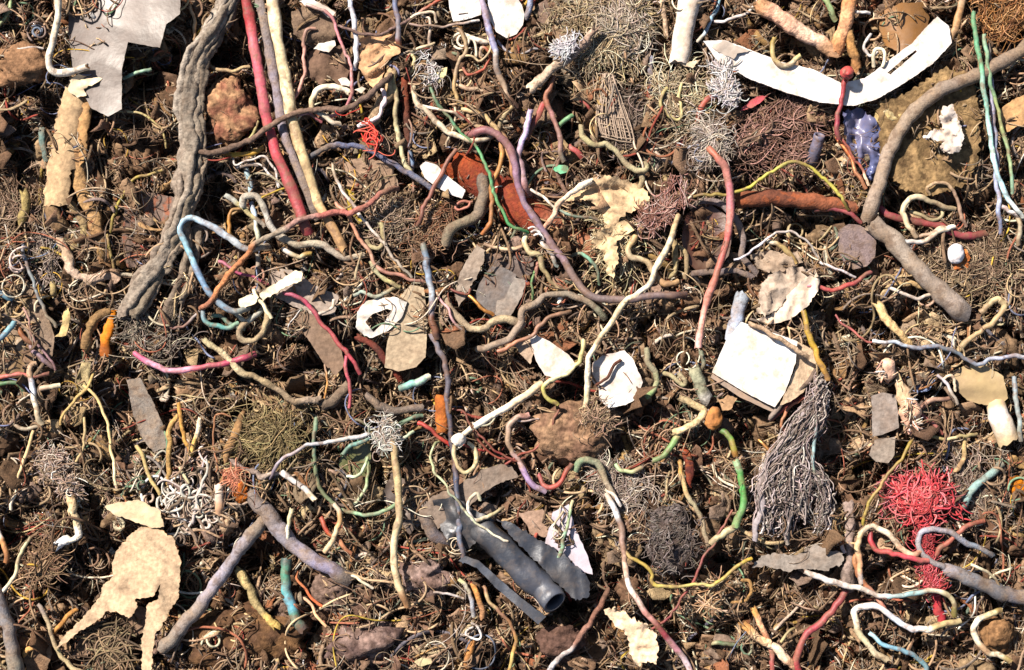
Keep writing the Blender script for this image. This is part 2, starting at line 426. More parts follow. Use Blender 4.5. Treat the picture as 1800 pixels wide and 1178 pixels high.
def walk(n, K, step, curl, zcurl=0.35, rng=RNG, head=None, hsd=0.5):
    """n random curly walks of K points, unit px; returns (n,K,3) around 0"""
    ang = rng.uniform(0, 2*np.pi, n) if head is None else np.radians(head)+rng.normal(0, hsd, n)
    w = rng.normal(0, curl, n)
    dw = rng.normal(0, curl*0.55, (n, K)).cumsum(1)*0.45
    dw = dw-0.6*dw.mean(1, keepdims=True)
    a = ang[:, None]+(w[:, None]*0.6+dw).cumsum(1)
    zz = rng.normal(0, zcurl, (n, K)); zz = np.apply_along_axis(lambda v: np.convolve(v, [.25, .5, .25], 'same'), 1, zz).cumsum(1)*0.35
    st = step[:, None]
    P = np.stack([(np.cos(a)*st).cumsum(1), (np.sin(a)*st).cumsum(1), zz*st], -1)
    return P-P.mean(1, keepdims=True)

def fibres(name, P, R, col, mat='fibre', flat=None, sides=5, parent=None, twist=None):
    """P (n,K,3) px coordinates with absolute height, R (n,) half width px, col (n,3)"""
    n, K, _ = P.shape
    PW = W3(P[..., 0], P[..., 1], P[..., 2])
    prof = np.ones(K); prof[0] = prof[-1] = 0.45
    RW = R[:, None]*prof[None]*S; RT = RW*(1 if flat is None else np.asarray(flat)[:, None])
    V, Q = tube_arrays(PW, RW, RT, sides, twist)
    nv = len(V)
    T3 = fan_caps(n, K, sides, nv)
    V = np.vstack([V, np.stack([PW[:, 0], PW[:, -1]], 1).reshape(-1, 3)])
    C = np.vstack([np.repeat(col, K*sides, 0), np.repeat(col, 2, 0)])
    return mesh_obj(name, V, Q, M[mat], C, parent, True, T3)

def palette(cols, n, rng=RNG, jit=0.18):
    L_ = [(lin(c.split(':')[0]), float(c.split(':')[1]) if ':' in c else 1) for c in cols.split()]
    w = np.array([l[1] for l in L_]); k = rng.choice(len(L_), n, p=w/w.sum())
    C = np.array([l[0] for l in L_])[k]
    return np.clip(C*(1+rng.normal(0, jit, (n, 1)))*(1+rng.normal(0, 0.04, (n, 3))), 0.004, 0.9)

def tuft_mesh(name, cols, pts, spread, n, length, r=0.9, curl=0.35, lift=12, hz=8, K=12, mat='fibre', parent=None, radial=False, head=None):
    """fibres tangled about a path of spots; core: a felted lump of the same stuff under them"""
    n = int(n*1.15); r = r*0.7; length = length*1.5; K = K+6; spread = spread*1.35; hz = hz*0.6; curl = curl*0.55
    pts = np.array(parse(pts)); rng = np.random.default_rng(int(pts.sum())+n)
    if head is None: head = float(rng.uniform(0, 360))
    if len(pts) > 1: sp, _ = crspline(pts, 3)
    else: sp = pts
    k = rng.integers(0, len(sp), n); c = sp[k]
    n = int(n*1.5); k = rng.integers(0, len(sp), n); c = sp[k]
    off = rng.normal(0, spread*0.62, (n, 2)); c = c+off
    keep = fbm(c[:, 0]/17.0+n, c[:, 1]/17.0, 811, 2) > -0.05; keep[:3] = True
    c = c[keep]; off = off[keep]; n = len(c)
    st = np.full(n, length/K)*rng.uniform(0.5, 1.4, n)
    P = walk(n, K, st, curl*0.9, 0.35, rng, head, 0.75)
    wv = np.linspace(0, 1, K)[None]*rng.uniform(6, 16, n)[:, None]+rng.uniform(0, 6, n)[:, None]; am = length*0.022*rng.uniform(0.3, 1.3, n)[:, None]
    P[..., 0] += np.sin(wv)*am; P[..., 1] += np.cos(wv*0.9)*am
    if radial:
        a = np.arctan2(off[:, 1], off[:, 0])+rng.normal(0, 0.35, n)
        t = np.linspace(0, 1, K)
        P = P*0.25; P[..., 0] += np.cos(a)[:, None]*t[None]*length*0.8; P[..., 1] += np.sin(a)[:, None]*t[None]*length*0.8
        P[..., 2] += (np.sin(t*2.5)*hz*0.6)[None]; c = c-off*0.7
    fall = np.exp(-(off**2).sum(1)/(2*spread**2))
    z = low(c[:, 0], c[:, 1])+lift+hz*fall*rng.uniform(-0.3, 1, n)
    P = P+np.stack([c[:, 0], c[:, 1], z], -1)[:, None, :]
    R = r*rng.uniform(0.6, 1.5, n)
    return fibres(name, P, R, palette(cols, n, rng, 0.35)*0.6, mat, parent=parent)
def TU(name, cat, label, cols, pts, spread, n, length, group=None, **k):
    return tag(tuft_mesh(name, cols, pts, spread, n, length, **k), label, cat, group)

def strand_tuft(name, cols, guides, n, jit, frac=0.45, r=0.7, lift=24, hz=8, parent=None, K=18):
    """fibres lying along guide lines: loosely spun yarn"""
    rng = np.random.default_rng(len(guides)*31+n); PP = []; RR = []
    for g in guides:
        sp, _ = crspline(parse(g), 4); m = len(sp)
        for q in range(n):
            f = rng.uniform(frac*0.5, min(1, frac*1.6)); s0 = rng.uniform(-0.1, 1-f+0.1)
            t = np.clip(np.linspace(s0, s0+f, K), 0, 1)*(m-1)
            x = np.interp(t, np.arange(m), sp[:, 0]); y = np.interp(t, np.arange(m), sp[:, 1])
            ph = rng.uniform(0, 6.28); w = rng.uniform(0.12, 0.3); tt = np.arange(K)
            o = rng.normal(0, jit, 2)
            x = x+o[0]+np.sin(tt*w*4+ph)*jit*0.5+rng.normal(0, jit*0.12, K).cumsum(); y = y+o[1]+np.cos(tt*w*3+ph)*jit*0.4+rng.normal(0, jit*0.12, K).cumsum()
            z = low(x, y)+lift+rng.normal(0, hz*0.4)+np.sin(tt*0.5+ph)*hz*0.3-abs(o[0])*0.6
            PP.append(np.stack([x, y, z], -1)); RR.append(r*rng.uniform(0.6, 1.6))
    PP = np.array(PP)
    return fibres(name, PP, np.array(RR), palette(cols, len(PP), rng, 0.3)*0.85, parent=parent)
# ------------------------------------------------------------------ the setting: the waste heap itself
TINT = [(400,1120,130,'6e4c2c'),(60,1110,90,'6a4a30'),(1640,270,110,'8a7452'),(1600,40,90,'6a4a2a'),(400,190,60,'9a6848'),(950,350,80,'6a3a26'),
 (230,480,70,'6a4a34'),(480,750,110,'7a6646'),(100,480,90,'6a5a48'),(1180,950,70,'4a4240'),(1080,120,90,'8a7e66'),(1350,250,120,'7c6458'),
 (640,560,80,'7a6c60'),(330,870,80,'94877e'),(1640,850,60,'8a5a50'),(880,800,90,'66483c'),(640,830,60,'56583a'),(1150,780,100,'6e5648'),(1700,500,120,'86705a'),(650,1120,110,'7a625a'),(880,930,80,'4c4848')]
def region(x, y, base):
    c = np.repeat(lin(base)[None], x.size, 0).reshape(x.shape+(3,))
    for (cx, cy, r, h) in TINT:
        w = np.exp(-((x-cx)**2+(y-cy)**2)/(r*r))[..., None]*0.75
        c = c*(1-w)+lin(h)*w
    return c
def axis(lo, hi, a, b, fine, coarse_n):
    mid = np.arange(a, b, fine)
    return np.concatenate([a-(a-lo)*np.linspace(1, 0.006, coarse_n)**2, mid, b+(hi-b)*np.linspace(0.006, 1, coarse_n)**2])
gx = axis(-3400, 5200, -420, 2220, 2.6, 60); gy = axis(-3400, 4600, -330, 1510, 2.6, 60)
GX, GY = np.meshgrid(gx, gy); GZ = ground_h(GX, GY)
Pg = W3(GX, GY, GZ); far = (np.abs(GX-900) > 1500) | (np.abs(GY-589) > 1100)
ny, nx = GX.shape; i = (np.arange(ny-1)[:, None]*nx+np.arange(nx-1)[None]).ravel()
Cg = 0.36*region(GX, GY, '6a4a34')*(1+0.35*fbm(GX/40, GY/40, 77, 4)+0.25*fbm(GX/9, GY/9, 78, 3))[..., None]  # soil darkened in its colour so gaps between scraps read as black shade
o = mesh_obj('ground', Pg.reshape(-1, 3), np.stack([i, i+nx, i+nx+1, i+1], -1), M['soil'], Cg.reshape(-1, 3)); o['kind'] = 'structure'

def scatter(n, mx=300, my=230, wide=0.42):
    """spots over the heap: the middle full, the surroundings thinner"""
    n2 = int(n*wide)
    x = np.concatenate([RNG.uniform(-40, 1840, n), RNG.uniform(-400, 2200, n2)])
    y = np.concatenate([RNG.uniform(-40, 1220, n), RNG.uniform(-310, 1490, n2)])
    return x, y
def stuff(o, label, cat):
    o['kind'] = 'stuff'; o['label'] = label; o['category'] = cat; return o
def regcol(x, y, base_cols, mixr=0.4, jit=0.2):
    c = palette(base_cols, len(x), RNG, jit); return (c*(1-mixr)+region(x, y, '6e5844')*mixr)*0.67

# matted fine fibres
def add_fibres(name, label, n, K, smin, smax, rmin, rmax, curl, cols, lift, sig, flat=None, mixr=0.35, sides=4, mat='fibre', clump=False, zc=0.35, flow=None):
    x, y = scatter(n)
    if clump:
        keep = fbm(x/55, y/55, 131, 3) > -0.15; x = x[keep]; y = y[keep]
    if lift > 20:
        ok = np.ones(len(x), bool)
        for (cx, cy, rx, ry) in [(225,60,120,90),(170,150,50,50),(1330,640,95,90),(1085,665,60,60),(970,625,60,50),(1450,140,230,60),(890,20,70,60),(1720,680,60,40)]: ok &= ((x-cx)/rx)**2+((y-cy)/ry)**2 > 1
        x = x[ok]; y = y[ok]
    m = len(x); P = walk(m, K, RNG.uniform(smin, smax, m), curl, zc, RNG, None if flow is None else 420*fbm(x/190.0, y/190.0, 717, 2)+75+180*(RNG.random(m) < 0.5), flow or 0.5)
    z = ground_h(x, y)*0.35+bed(x, y)*0.65+lift+RNG.normal(0, sig, m)
    px = x[:, None]+P[..., 0]; py = y[:, None]+P[..., 1]
    gz = bed(px, py)
    gz = gz*0.7+gz.mean(1, keepdims=True)*0.3
    zz = gz+(z-bed(x, y))[:, None]+P[..., 2]
    Q = np.stack([px, py, zz], -1)
    R = RNG.uniform(0, 1, m)**2*(rmax-rmin)+rmin
    C = regcol(x, y, cols, mixr)
    fl = None if flat is None else RNG.uniform(flat[0], flat[1], m)
    tw = None
    if flat is not None: tw = RNG.normal(0, 0.6, (m, 1))+RNG.normal(0, 0.25, (m, K)).cumsum(1)
    return stuff(fibres(name, Q, R, C, mat, fl, sides, twist=tw), label, 'debris')
TANS = 'a8927c:4 84705e:4 64544a:3 42342e:2 c8b294:2.4 e4dac8:1 8a5a3c:1 949088:1.6'
add_fibres('fine_fibres', 'fine tan and brown fibres matted over the whole heap', 12500, 16, 2.5, 8, .45, 1.3, .1, TANS, 0, 8, flow=.55)
add_fibres('curled_fibres', 'tightly curled hair like shavings strewn between the scraps', 2600, 16, 1.6, 5, .6, 1.7, .38, 'c4b49c:3.5 94806e:3 ece4d8:2.2 6a5240:3 9a4038:.5 8a9088:.6', 2, 6, clump=True)
add_fibres('wire_snippets', 'dusty snippets of wire insulation tangled through the heap', 3300, 18, 4, 11, 1.3, 4.0, .2, 'a08c76:4 78685a:4 545052:2 c4ac8c:2.5 a04840:.8 648070:.6 646e84:.6 e4d8c4:1.2 b89c50:.4 b07850:.6', 0, 7, sides=7, mat='debris')
add_fibres('shredded_strips', 'shredded brown strips of bark and cardboard jumbled in the heap', 3400, 12, 3, 11, 2, 10, .2, '98784c:4 705440:5 4c382c:3 bc9868:2.6 84786c:1.6 d8bc90:1.4 84482c:.8', -3, 7, flat=(.12, .5), sides=8, mat='debris', flow=.5)
add_fibres('loose_hairs', 'loose thin hairs and threads lying on top of the scraps', 800, 22, 3, 8, .4, 1.0, .2, 'b8a48c:3 84705e:3 5a483c:3 e4dac8:1 8a4038:.4', 24, 9)
add_fibres('draped_scraps', 'dull brown shreds and threads draped over the larger scraps', 900, 12, 3, 9, 1, 3.4, .16, '9a8068:4 74604e:4 54463c:3 c0a888:2 8a8078:1', 24, 7, flat=(.3, .9), sides=6, mat='debris')
add_fibres('coarse_fibres', 'coarse tan fibres and rootlets woven through the heap', 6500, 12, 3, 9, .9, 2.2, .2, 'c0a888:3 a08a70:4 746250:3 ecdfc8:1.4 544238:2 a06a48:.8', 1, 7, flow=.6)
add_fibres('tangled_thin_wires', 'thin kinked wires and threads looping in tangles over the heap', 2400, 34, 3.0, 6.5, .8, 2.4, .17, 'c8ac88:4 a4886c:5 ecdcc0:2.2 6c5444:4 84786c:2.5 a0604c:1.2 8c3a34:.8 6c8c70:.7 7884a0:.6 c8a448:.5 8c7660:3', 17, 9, sides=6, clump=True, mixr=.12)
# flakes: bent irregular chips
def flakes(name, label, n, rmin, rmax, cols, lift, sig, mixr=0.4, mat='debris', thick=0.8, tiltsd=0.5):
    x, y = scatter(n); m = len(x)
    NA = 11; rings = [0.35, 0.7, 1.0]
    R = RNG.uniform(0, 1, m)**2.2*(rmax-rmin)+rmin
    a = np.arange(NA)/NA*2*np.pi
    rad = 1+0.32*RNG.normal(0, 1, (m, NA)); rad = np.clip(rad, 0.45, 1.7)
    asp = RNG.uniform(0.35, 1, m); rot = RNG.uniform(0, 6.28, m)
    ux = np.zeros((m, 1)); uy = np.zeros((m, 1))
    for q in rings:
        rr = q*(1+(rad-1)*q); ux = np.hstack([ux, rr*np.cos(a)]); uy = np.hstack([uy, rr*np.sin(a)])
    uy = uy*asp[:, None]
    bend = RNG.normal(0, 0.35, (m, 1)); b2 = RNG.normal(0, 0.25, (m, 1))
    uz = bend*ux**2+b2*ux*uy+RNG.normal(0, 0.15, ux.shape)
    tx = RNG.normal(0, tiltsd, (m, 1)); ty = RNG.normal(0, tiltsd, (m, 1))
    uz = uz+tx*ux+ty*uy
    c, s = np.cos(rot)[:, None], np.sin(rot)[:, None]
    px = x[:, None]+R[:, None]*(ux*c-uy*s); py = y[:, None]+R[:, None]*(ux*s+uy*c)
    base = 0.7*bed(x, y)+0.3*ground_h(x, y)+lift+RNG.normal(0, sig, m)
    pz = base[:, None]+R[:, None]*uz
    nvt = px.shape[1]
    top = W3(px, py, pz); bot = W3(px, py, pz-np.clip(R*0.12, 0.5, 2.2)[:, None]*thick)
    V = np.concatenate([top, bot], 1).reshape(-1, 3)
    i = np.arange(NA); j = (i+1) % NA
    tri = np.stack([np.zeros(NA, int), 1+i, 1+j], -1)
    qd = []
    for k in range(len(rings)-1):
        o0 = 1+k*NA; o1 = o0+NA; qd.append(np.stack([o0+i, o1+i, o1+j, o0+j], -1))
    qd = np.concatenate(qd); L0 = 1+(len(rings)-1)*NA
    rimq = np.stack([L0+i, nvt+L0+i, nvt+L0+j, L0+j], -1)
    qa = np.concatenate([qd, qd[:, ::-1]+nvt, rimq]); ta = np.concatenate([tri, tri[:, ::-1]+nvt])
    off = (np.arange(m)*2*nvt)[:, None, None]
    C = np.repeat(regcol(x, y, cols, mixr), 2*nvt, 0)
    return stuff(mesh_obj(name, V, (qa[None]+off).reshape(-1, 4), M[mat], C, None, True, (ta[None]+off).reshape(-1, 3)), label, 'debris')
flakes('shredder_chips', 'irregular brown and grey chips of shredded material filling the heap', 3400, 3, 34, '907660:4 6c5444:5 483830:3.5 b49878:2.6 8c7c70:1.6 d4b890:1.3 8c5238:1', -3, 5)
flakes('pale_chips', 'small pale chips sprinkled through the heap', 420, 2, 13, 'd8ccb8:2 c0b29c:2 a8a4a0:1', 0, 5, mixr=0.1)
# crumbs
def crumbs(name, label, n, rmin, rmax, cols, lift, sig):
    Vt, Ft = ico()[0]
    Vt, Ft = Vt, Ft
    x, y = scatter(n); m = len(x); R = RNG.uniform(0, 1, m)**2.5*(rmax-rmin)+rmin
    nv = len(Vt); nz = 1+0.28*RNG.normal(0, 1, (m, nv)); sc = RNG.uniform(.6, 1.3, (m, 1, 3)); sc[..., 2] *= 0.7
    V = Vt[None]*nz[..., None]*sc*R[:, None, None]
    z0 = 0.8*ground_h(x, y)+0.2*bed(x, y)+lift+RNG.normal(0, sig, m)
    P = W3(x[:, None]+V[..., 0], y[:, None]+V[..., 1], z0[:, None]+V[..., 2])
    C = np.repeat(regcol(x, y, cols, 0.4), nv, 0)
    return stuff(mesh_obj(name, P.reshape(-1, 3), None, M['debris'], C, None, False, (Ft[None, :, ::-1]+(np.arange(m)*nv)[:, None, None]).reshape(-1, 3)), label, 'debris')
crumbs('dirt_crumbs', 'crumbs of brown dirt and foam between the scraps', 5000, 1, 8, '7a6250:4 5a463a:4 3c302a:3 a08a6c:1.6 84706a:2', 1, 3)

def clods(name, label, n, rmin, rmax, cols, lift):
    Vt, Ft = ico()[1]
    x, y = scatter(n); m = len(x); R = RNG.uniform(0, 1, m)**1.6*(rmax-rmin)+rmin
    nv = len(Vt); sd = RNG.uniform(0, 500, (m, 1))
    nz = 1+0.55*fbm(Vt[None, :, 0]*2.1+sd, Vt[None, :, 1]*2.1+Vt[None, :, 2]*1.7+sd*1.3, 313, 4, 0.65)
    sc = RNG.uniform(.6, 1.3, (m, 1, 3)); sc[..., 2] *= 0.6
    V = Vt[None]*nz[..., None]*sc*R[:, None, None]
    z0 = 0.5*ground_h(x, y)+0.5*bed(x, y)+lift
    P = W3(x[:, None]+V[..., 0], y[:, None]+V[..., 1], z0[:, None]+V[..., 2])
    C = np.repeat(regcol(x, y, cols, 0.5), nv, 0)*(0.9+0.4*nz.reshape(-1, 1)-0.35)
    return stuff(mesh_obj(name, P.reshape(-1, 3), None, M['soil'], C, None, True, (Ft[None, :, ::-1]+(np.arange(m)*nv)[:, None, None]).reshape(-1, 3)), label, 'debris')
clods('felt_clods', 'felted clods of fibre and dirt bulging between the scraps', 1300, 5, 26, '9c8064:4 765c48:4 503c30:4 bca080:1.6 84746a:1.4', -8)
# ------------------------------------------------------------------ top left quarter
T('electrical_wire','wire','thick cream wire bent at a right angle left of the grey metal plate','plastic','e8dcc4|f0e6d4',8.5,'102,-12 101,25 95,64 86,105 92,124 118,127 153,118',lift=46,dip=(0,-4),wob=.3)
PL('metal_plate','metal scrap','torn smooth grey metal plate with a cut out notch, beside the thick grey root bundle','sheet','5c524a','122,-20 318,-20 316,25 292,43 281,84 225,74 214,122 214,192 190,205 160,190 140,153 127,115 120,50',lift=34,th=3,crumple=3,cw=120,ragged=.6,tilt=(.2,.12),bend=-12,bdir=90,edge='a08868')
r0=thing('bark_roll','bark','curled tan bark roll with a splintered white top below the bent cream wire',120,250)
plate_mesh('outer_flap','card','9c8466','114,152 124,137 150,132 157,160 153,190 148,230 150,262 140,292 123,300 122,358 76,362 82,300 90,262 98,215 108,180',lift=26,th=5,crumple=5,cw=40,ragged=3,bend=20,bdir=98,parent=r0)
plate_mesh('inner_flap','card','94724c','150,165 160,175 158,215 150,250 152,275 140,292 136,250 138,200',lift=30,th=5,crumple=5,cw=25,ragged=3,bend=9,bdir=95,parent=r0)
plate_mesh('splinter','paper','e6d2b0','122,140 138,130 152,134 180,138 165,148 147,156 152,168 136,172 120,160',lift=34,th=5,crumple=5,cw=18,ragged=2,parent=r0)
T('bark_strip','bark','long brown bark strand running down from the tan bark roll','bark','8c6a4a|9a7a54|7a5c40',13,'140,225 138,298 146,338 160,372 175,420 188,462',lift=16,flat=.5,rough=.14,wob=1)
T('twig','twig','hollow dim stub under the lower edge of the tan bark roll','bark','6e5840',14,'92,365 100,385 108,400',lift=8,hollow=.6,rough=.1)
T('thin_wire','wire','thin pale yellow wire arching right from the tan bark roll','plastic','dcd09a|c8b878',3,'158,193 200,195 242,199 272,213 288,235 294,260',lift=22,dip=(2,8))
T('thin_wire','wire','short mint green stick end in the dark notch of the grey metal plate','plastic','9cc8a8|84a890',4.5,'218,138 235,131 250,126 268,122',lift=12)
T('thin_wire','wire','light green wire end at the top left corner of the heap','plastic','a8c890',4,'22,-10 15,20 2,40 -12,50',lift=14)
T('thin_wire','wire','thin white wire over the brown clod under the light green wire end','plastic','dcd4cc',3,'8,92 22,84 50,83 75,84',lift=22)
r1=thing('root_bundle','root','thick grey bundle of twisted root strands running down the heap beside the metal plate',330,300)
for k,(ox,oy,rr_,c_) in enumerate([(-15,2,9.5,'8e8478|7c7064'),(-2,-2,11.5,'6e655a|80766a'),(10,3,10,'857a6c|6e6456'),(19,5,6.5,'665c50|7a6e60')]):
    tube_mesh('strand','bark',c_,rr_,[(408+ox*.6,-14+oy),(384+ox*.8,40),(352+ox,92),(337+ox,140+oy),(333+ox,200),(338+ox,262),(333+ox,325),(320+ox*.9,372),(300+ox,430),(264+ox,484+oy),(228+ox*.9,545+oy*2)],lift=34+(4 if k==1 else 0),dip=(0,8),parent=r1,grooves=3,rough=.2,wob=1.1,sides=18)
tube_mesh('strand','bark','7a6e60|6a5e52',10,[(326,380),(330,430),(322,480),(300,530),(286,580)],lift=20,parent=r1,grooves=3,rough=.14,wob=.8,sides=12)
tube_mesh('strand','bark','74685a',8,[(342,372),(346,420),(340,470),(318,530)],lift=16,parent=r1,grooves=2,rough=.14,wob=.8,sides=12)
TU('fibre_tuft','fibre tuft','grey felted fibre tuft at the lower end of the thick grey root bundle','8a8074 6e645a a89c8c','235,560 262,585 300,580',22,260,40,hz=14,lift=12)
T('thin_wire','wire','slim tan strand lying against the top of the thick grey root bundle','plastic','c8a880',4.5,'332,-8 338,20 342,45 340,70',lift=24)
T('cable','cable','tan half ring in the dark hollow right of the thick grey root bundle','dusty','a8906a',4.5,'366,118 385,124 410,124 436,118',lift=14)
LU('rubble_lump','clod','rounded brown clod under the thin white wire in the upper left','soil','7e6048',40,118,52,36,26,lift=-4,amp=.3)
LU('foam_lump','foam','crumbly orange brown foam block beside the red strand of the torn ribbon cable','soil','9c7a5c',402,193,40,50,22,lift=-4,amp=.4,col2='7a5040')
T('cable','cable','dim teal strip in the dark hollow left of the tan bark roll','dusty','4a6460',7,'72,222 74,250 82,282',lift=2,flat=.5)
rc=thing('ribbon_cable','cable','torn flat cable with red, grey and cream strands running diagonally down',500,200)
tube_mesh('red_strand','plastic','c83444|dc6478|c84454|a83c44',11.5,'430,-14 444,60 455,130 467,200 478,240 488,275 505,312 524,360 541,412',lift=36,dip=(0,8),parent=rc,wob=.3,flat=.6)  # pink band paints the highlight along the red strand
tube_mesh('grey_strand','dusty','6c6668|78707a|665c58',10,'452,-14 469,60 481,125 490,180 500,232 521,290 544,345 560,385',lift=28,dip=(0,10),parent=rc,wob=.3,flat=.7)
tube_mesh('cream_strand','plastic','f0dcb4|f0dcb0|e8cc98|d4a874',13,'478,-14 487,60 498,120 509,190 522,240 540,300 560,358 588,408 604,437',lift=36,dip=(0,4),parent=rc,wob=.4,flat=.7,r2=10)
T('root','root','dark thin root crossing over the torn ribbon cable','bark','5a4a40|6a564a|5a4a42',5,'340,266 370,268 402,264 440,246 480,216 520,197 570,190 618,186 660,155 690,130',lift=50,dip=(14,20),wob=1,rough=.12)
T('electrical_wire','wire','white wire standing upright left of the folded brown paper','plastic','c8d0e0|e8ecf4|d8dce4',5.5,'610,-12 621,20 627,60 626,122',lift=26)
T('electrical_wire','wire','pink wire curving into a hook below the folded brown paper','plastic','b89890|d88890|e0a0a0|d88890|d89898',4.2,'540,8 565,18 582,28 590,52 605,92 618,125 618,165 606,190 585,203 560,212',lift=30,dip=(4,4))
T('electrical_wire','wire','pink wire with a wavy upper end beside the cream strand of the ribbon cable','plastic','a88070|d8a090|e0a098',4.5,'552,50 538,55 533,70 536,100 530,145 520,175 513,198',lift=26)
T('electrical_wire','wire','short pink bent wire end just right of the ribbon cable break','plastic','e0a0a4|c87078',4.5,'516,203 535,201 552,206 566,214',lift=34)
T('electrical_wire','wire','thick cream hook of wire inside the pink loop','plastic','d8c49c|f0e4c8|f0e4c8',7,'548,192 549,172 558,156 575,151 597,153 612,162',lift=24)
T('electrical_wire','wire','cream wire end under the dark thin root','plastic','d8ccb0|e4d8c0',6,'545,196 565,200 580,212 598,220',lift=40)
T('cable','cable','navy blue cable arching below the small red tangle','dusty','3c4048|46506c|3a4c70|4a6080',6.5,'543,277 570,263 600,257 642,263 690,285 725,308 758,332',lift=26)
TU('thread_tangle','thread','small red tangle of thread on the navy blue cable','d84038 c04038 e87060','625,215 645,222 650,240 652,262',9,26,34,r=1.4,curl=.6,lift=40,hz=8)
T('thread','thread','white pink frayed thread joining the small red tangle from above right','fibre','d8c0c0',4,'674,150 672,185 662,207 640,214 628,222',lift=34,wob=1.5,rough=.2)
PL('paper_scrap','paper','folded brown paper with a crimped side left of the upright blue wire','card','b8906c','634,68 664,58 698,62 704,92 686,104 676,112 672,140 662,160 650,150 630,120',lift=20,crumple=9,cw=22,ragged=2)
PL('rubber_scrap','rubber','dark brown rubber flap curving behind the pink wires near the top','dusty','5c4a3c','512,20 560,2 590,20 592,60 570,90 545,80 515,60',lift=6,crumple=8,cw=30,bend=12)
PL('card_scrap','card','crumpled dark brown scrap beneath the pink loop','card','5a463a','545,90 600,80 616,120 606,150 560,148 535,130',lift=2,crumple=8,cw=24)
PL('plastic_chip','chip','small white chip just left of the pink loop','paper','e8e0d4','551,86 560,76 588,71 590,80 578,92 560,88',lift=22,crumple=2,cw=14)
PL('plastic_chip','chip','small white chip on the cream hook of wire','paper','e8e0d4','594,140 606,136 616,144 614,152 600,150',lift=28,crumple=2,cw=14)
PL('plastic_chip','chip','pale chip on the brown paper beside the pink loop','paper','ddd4c4','622,158 636,152 643,156 636,164',lift=28,crumple=2,cw=14)
T('thin_wire','wire','thin dark wire strung from the pink wire to the upright blue wire','bark','6a5650',2.6,'588,46 600,48 625,56 660,62 690,50 720,32',lift=38)
T('electrical_wire','wire','gold wire end poking out from under the red strand','plastic','b88a28|d8a830|c89a30',5.5,'388,268 412,271 440,268 464,261',lift=26)
T('electrical_wire','wire','olive green wire stub beside the orange brown foam block','plastic','a8a060|c8c488',4.5,'452,212 444,236 428,248 418,252',lift=26)
T('thin_wire','wire','outer white wire loop beneath the gold wire end','plastic','d8d0c8',3,'410,272 414,290 432,283 462,276 476,288 484,304 492,330',lift=24)
T('thin_wire','wire','inner white wire loop beneath the gold wire end','plastic','dcd8d4',2.8,'412,294 440,287 458,290 474,303 490,330',lift=18)
T('electrical_wire','wire','upright blue wire at the top edge right of the white wire','plastic','485c74|6078a0|80889a|b05a38',6,'694,-12 697,25 699,55 702,85',lift=34,dip=(0,8))
T('electrical_wire','wire','long olive cream wire hanging down left of the white slab','plastic','b0a470|b8ac84|d4cca0|c8c098',5.2,'690,128 696,165 698,205 702,240 712,285 730,312',lift=24)
T('electrical_wire','wire','blue wire hanging behind the white slab','plastic','4c6c88|688cb0',4.5,'718,215 722,255 724,305',lift=12)
T('root','root','tan forked root right of the folded brown paper','bark','a08868|8c7860',9,'694,120 684,155 668,190 652,216',lift=22,rough=.14,wob=1.4)
T('twig','twig','dark red brown stick right of the olive cream wire','bark','6c3424|4a2c24',7,'712,120 715,170 716,220 718,262',lift=8,rough=.1)
PL('film_scrap','plastic scrap','pale film edge near the top between the pink wires','film','b0a498','526,2 545,-4 566,8 590,22 580,32 560,18 540,12',lift=20,crumple=3,cw=20)
PL('card_scrap','card','round brown paperboard behind the long olive wires','card','927a66','605,285 640,275 690,290 700,330 680,350 640,345 610,325',lift=2,crumple=7,cw=40)
# --- tile 0,300
T('thin_wire','wire','yellow olive wire curving down left of the thick root bundle','plastic','a89458|b0a030|988a38',4,'282,298 258,305 236,316 216,340 202,378 193,408',lift=24)
T('thin_wire','wire','straw coloured stem below the yellow olive wire','plastic','a89848|b0a05c',4,'188,410 193,440 200,475',lift=26)
PL('rubber_sheet','rubber','broad smooth grey brown rubber panel curving at the left edge','dusty','6a5a4c','-20,450 20,462 55,500 80,545 96,592 92,626 66,640 50,612 40,590 -20,585',lift=10,crumple=3,cw=70,ragged=.8,bend=22,bdir=55,th=4)
PL('plastic_sheet','plastic scrap','translucent panel with an amber patch under the grey brown rubber panel','film','7a6448','-20,585 30,582 50,612 62,648 40,662 -20,668',lift=6,crumple=4,cw=40,bend=8,bdir=40)
T('electrical_wire','wire','blue grey wire running down across the grey brown rubber panel','plastic','5c7488|7c8c90|98907c',4.5,'40,428 46,462 58,500 76,538 100,572',lift=34)
T('electrical_wire','wire','bright sky blue wire end at the left edge','plastic','70b8d8|88c8d8',7,'-12,602 8,588 26,568',lift=40)
T('electrical_wire','wire','dull blue wire stub on the rubber panel at the left edge','plastic','3a7490|4c7c90',8,'-12,512 2,518 14,526',lift=26)
T('electrical_wire','wire','orange brown wire beside the bright sky blue wire end','plastic','b06838|985838',6,'28,572 44,592 58,606',lift=30)
T('thin_wire','wire','thin pinkish wire below the bright sky blue wire end','plastic','b89084|8a6a70',3,'40,540 50,562 62,598 84,630 96,650',lift=34)
T('root','root','beige knobbly root left of the thick root bundle','bark','a48c74|b8a08c|a88e7a',9,'108,430 122,468 142,488 168,490 188,482 204,492',lift=22,rough=.25,wob=2)
T('fibre_tuft','fibre tuft','rust orange frayed strip below the beige knobbly root','fibre','b06a20|c07028|8a4a1c',9,'196,545 190,572 184,600 188,628',lift=18,rough=.3,flat=.5)
T('twig','twig','brown hooked twig beside the rust orange frayed strip','bark','7a6040',8,'188,548 168,562 156,585 150,610',lift=16,rough=.2)
PL('fibre_cone','bark','yellowish torn cone of bark standing in the dark hollow','card','b8a070','96,592 104,586 112,548 120,540 124,560 116,590 108,592',lift=20,crumple=3,cw=14)
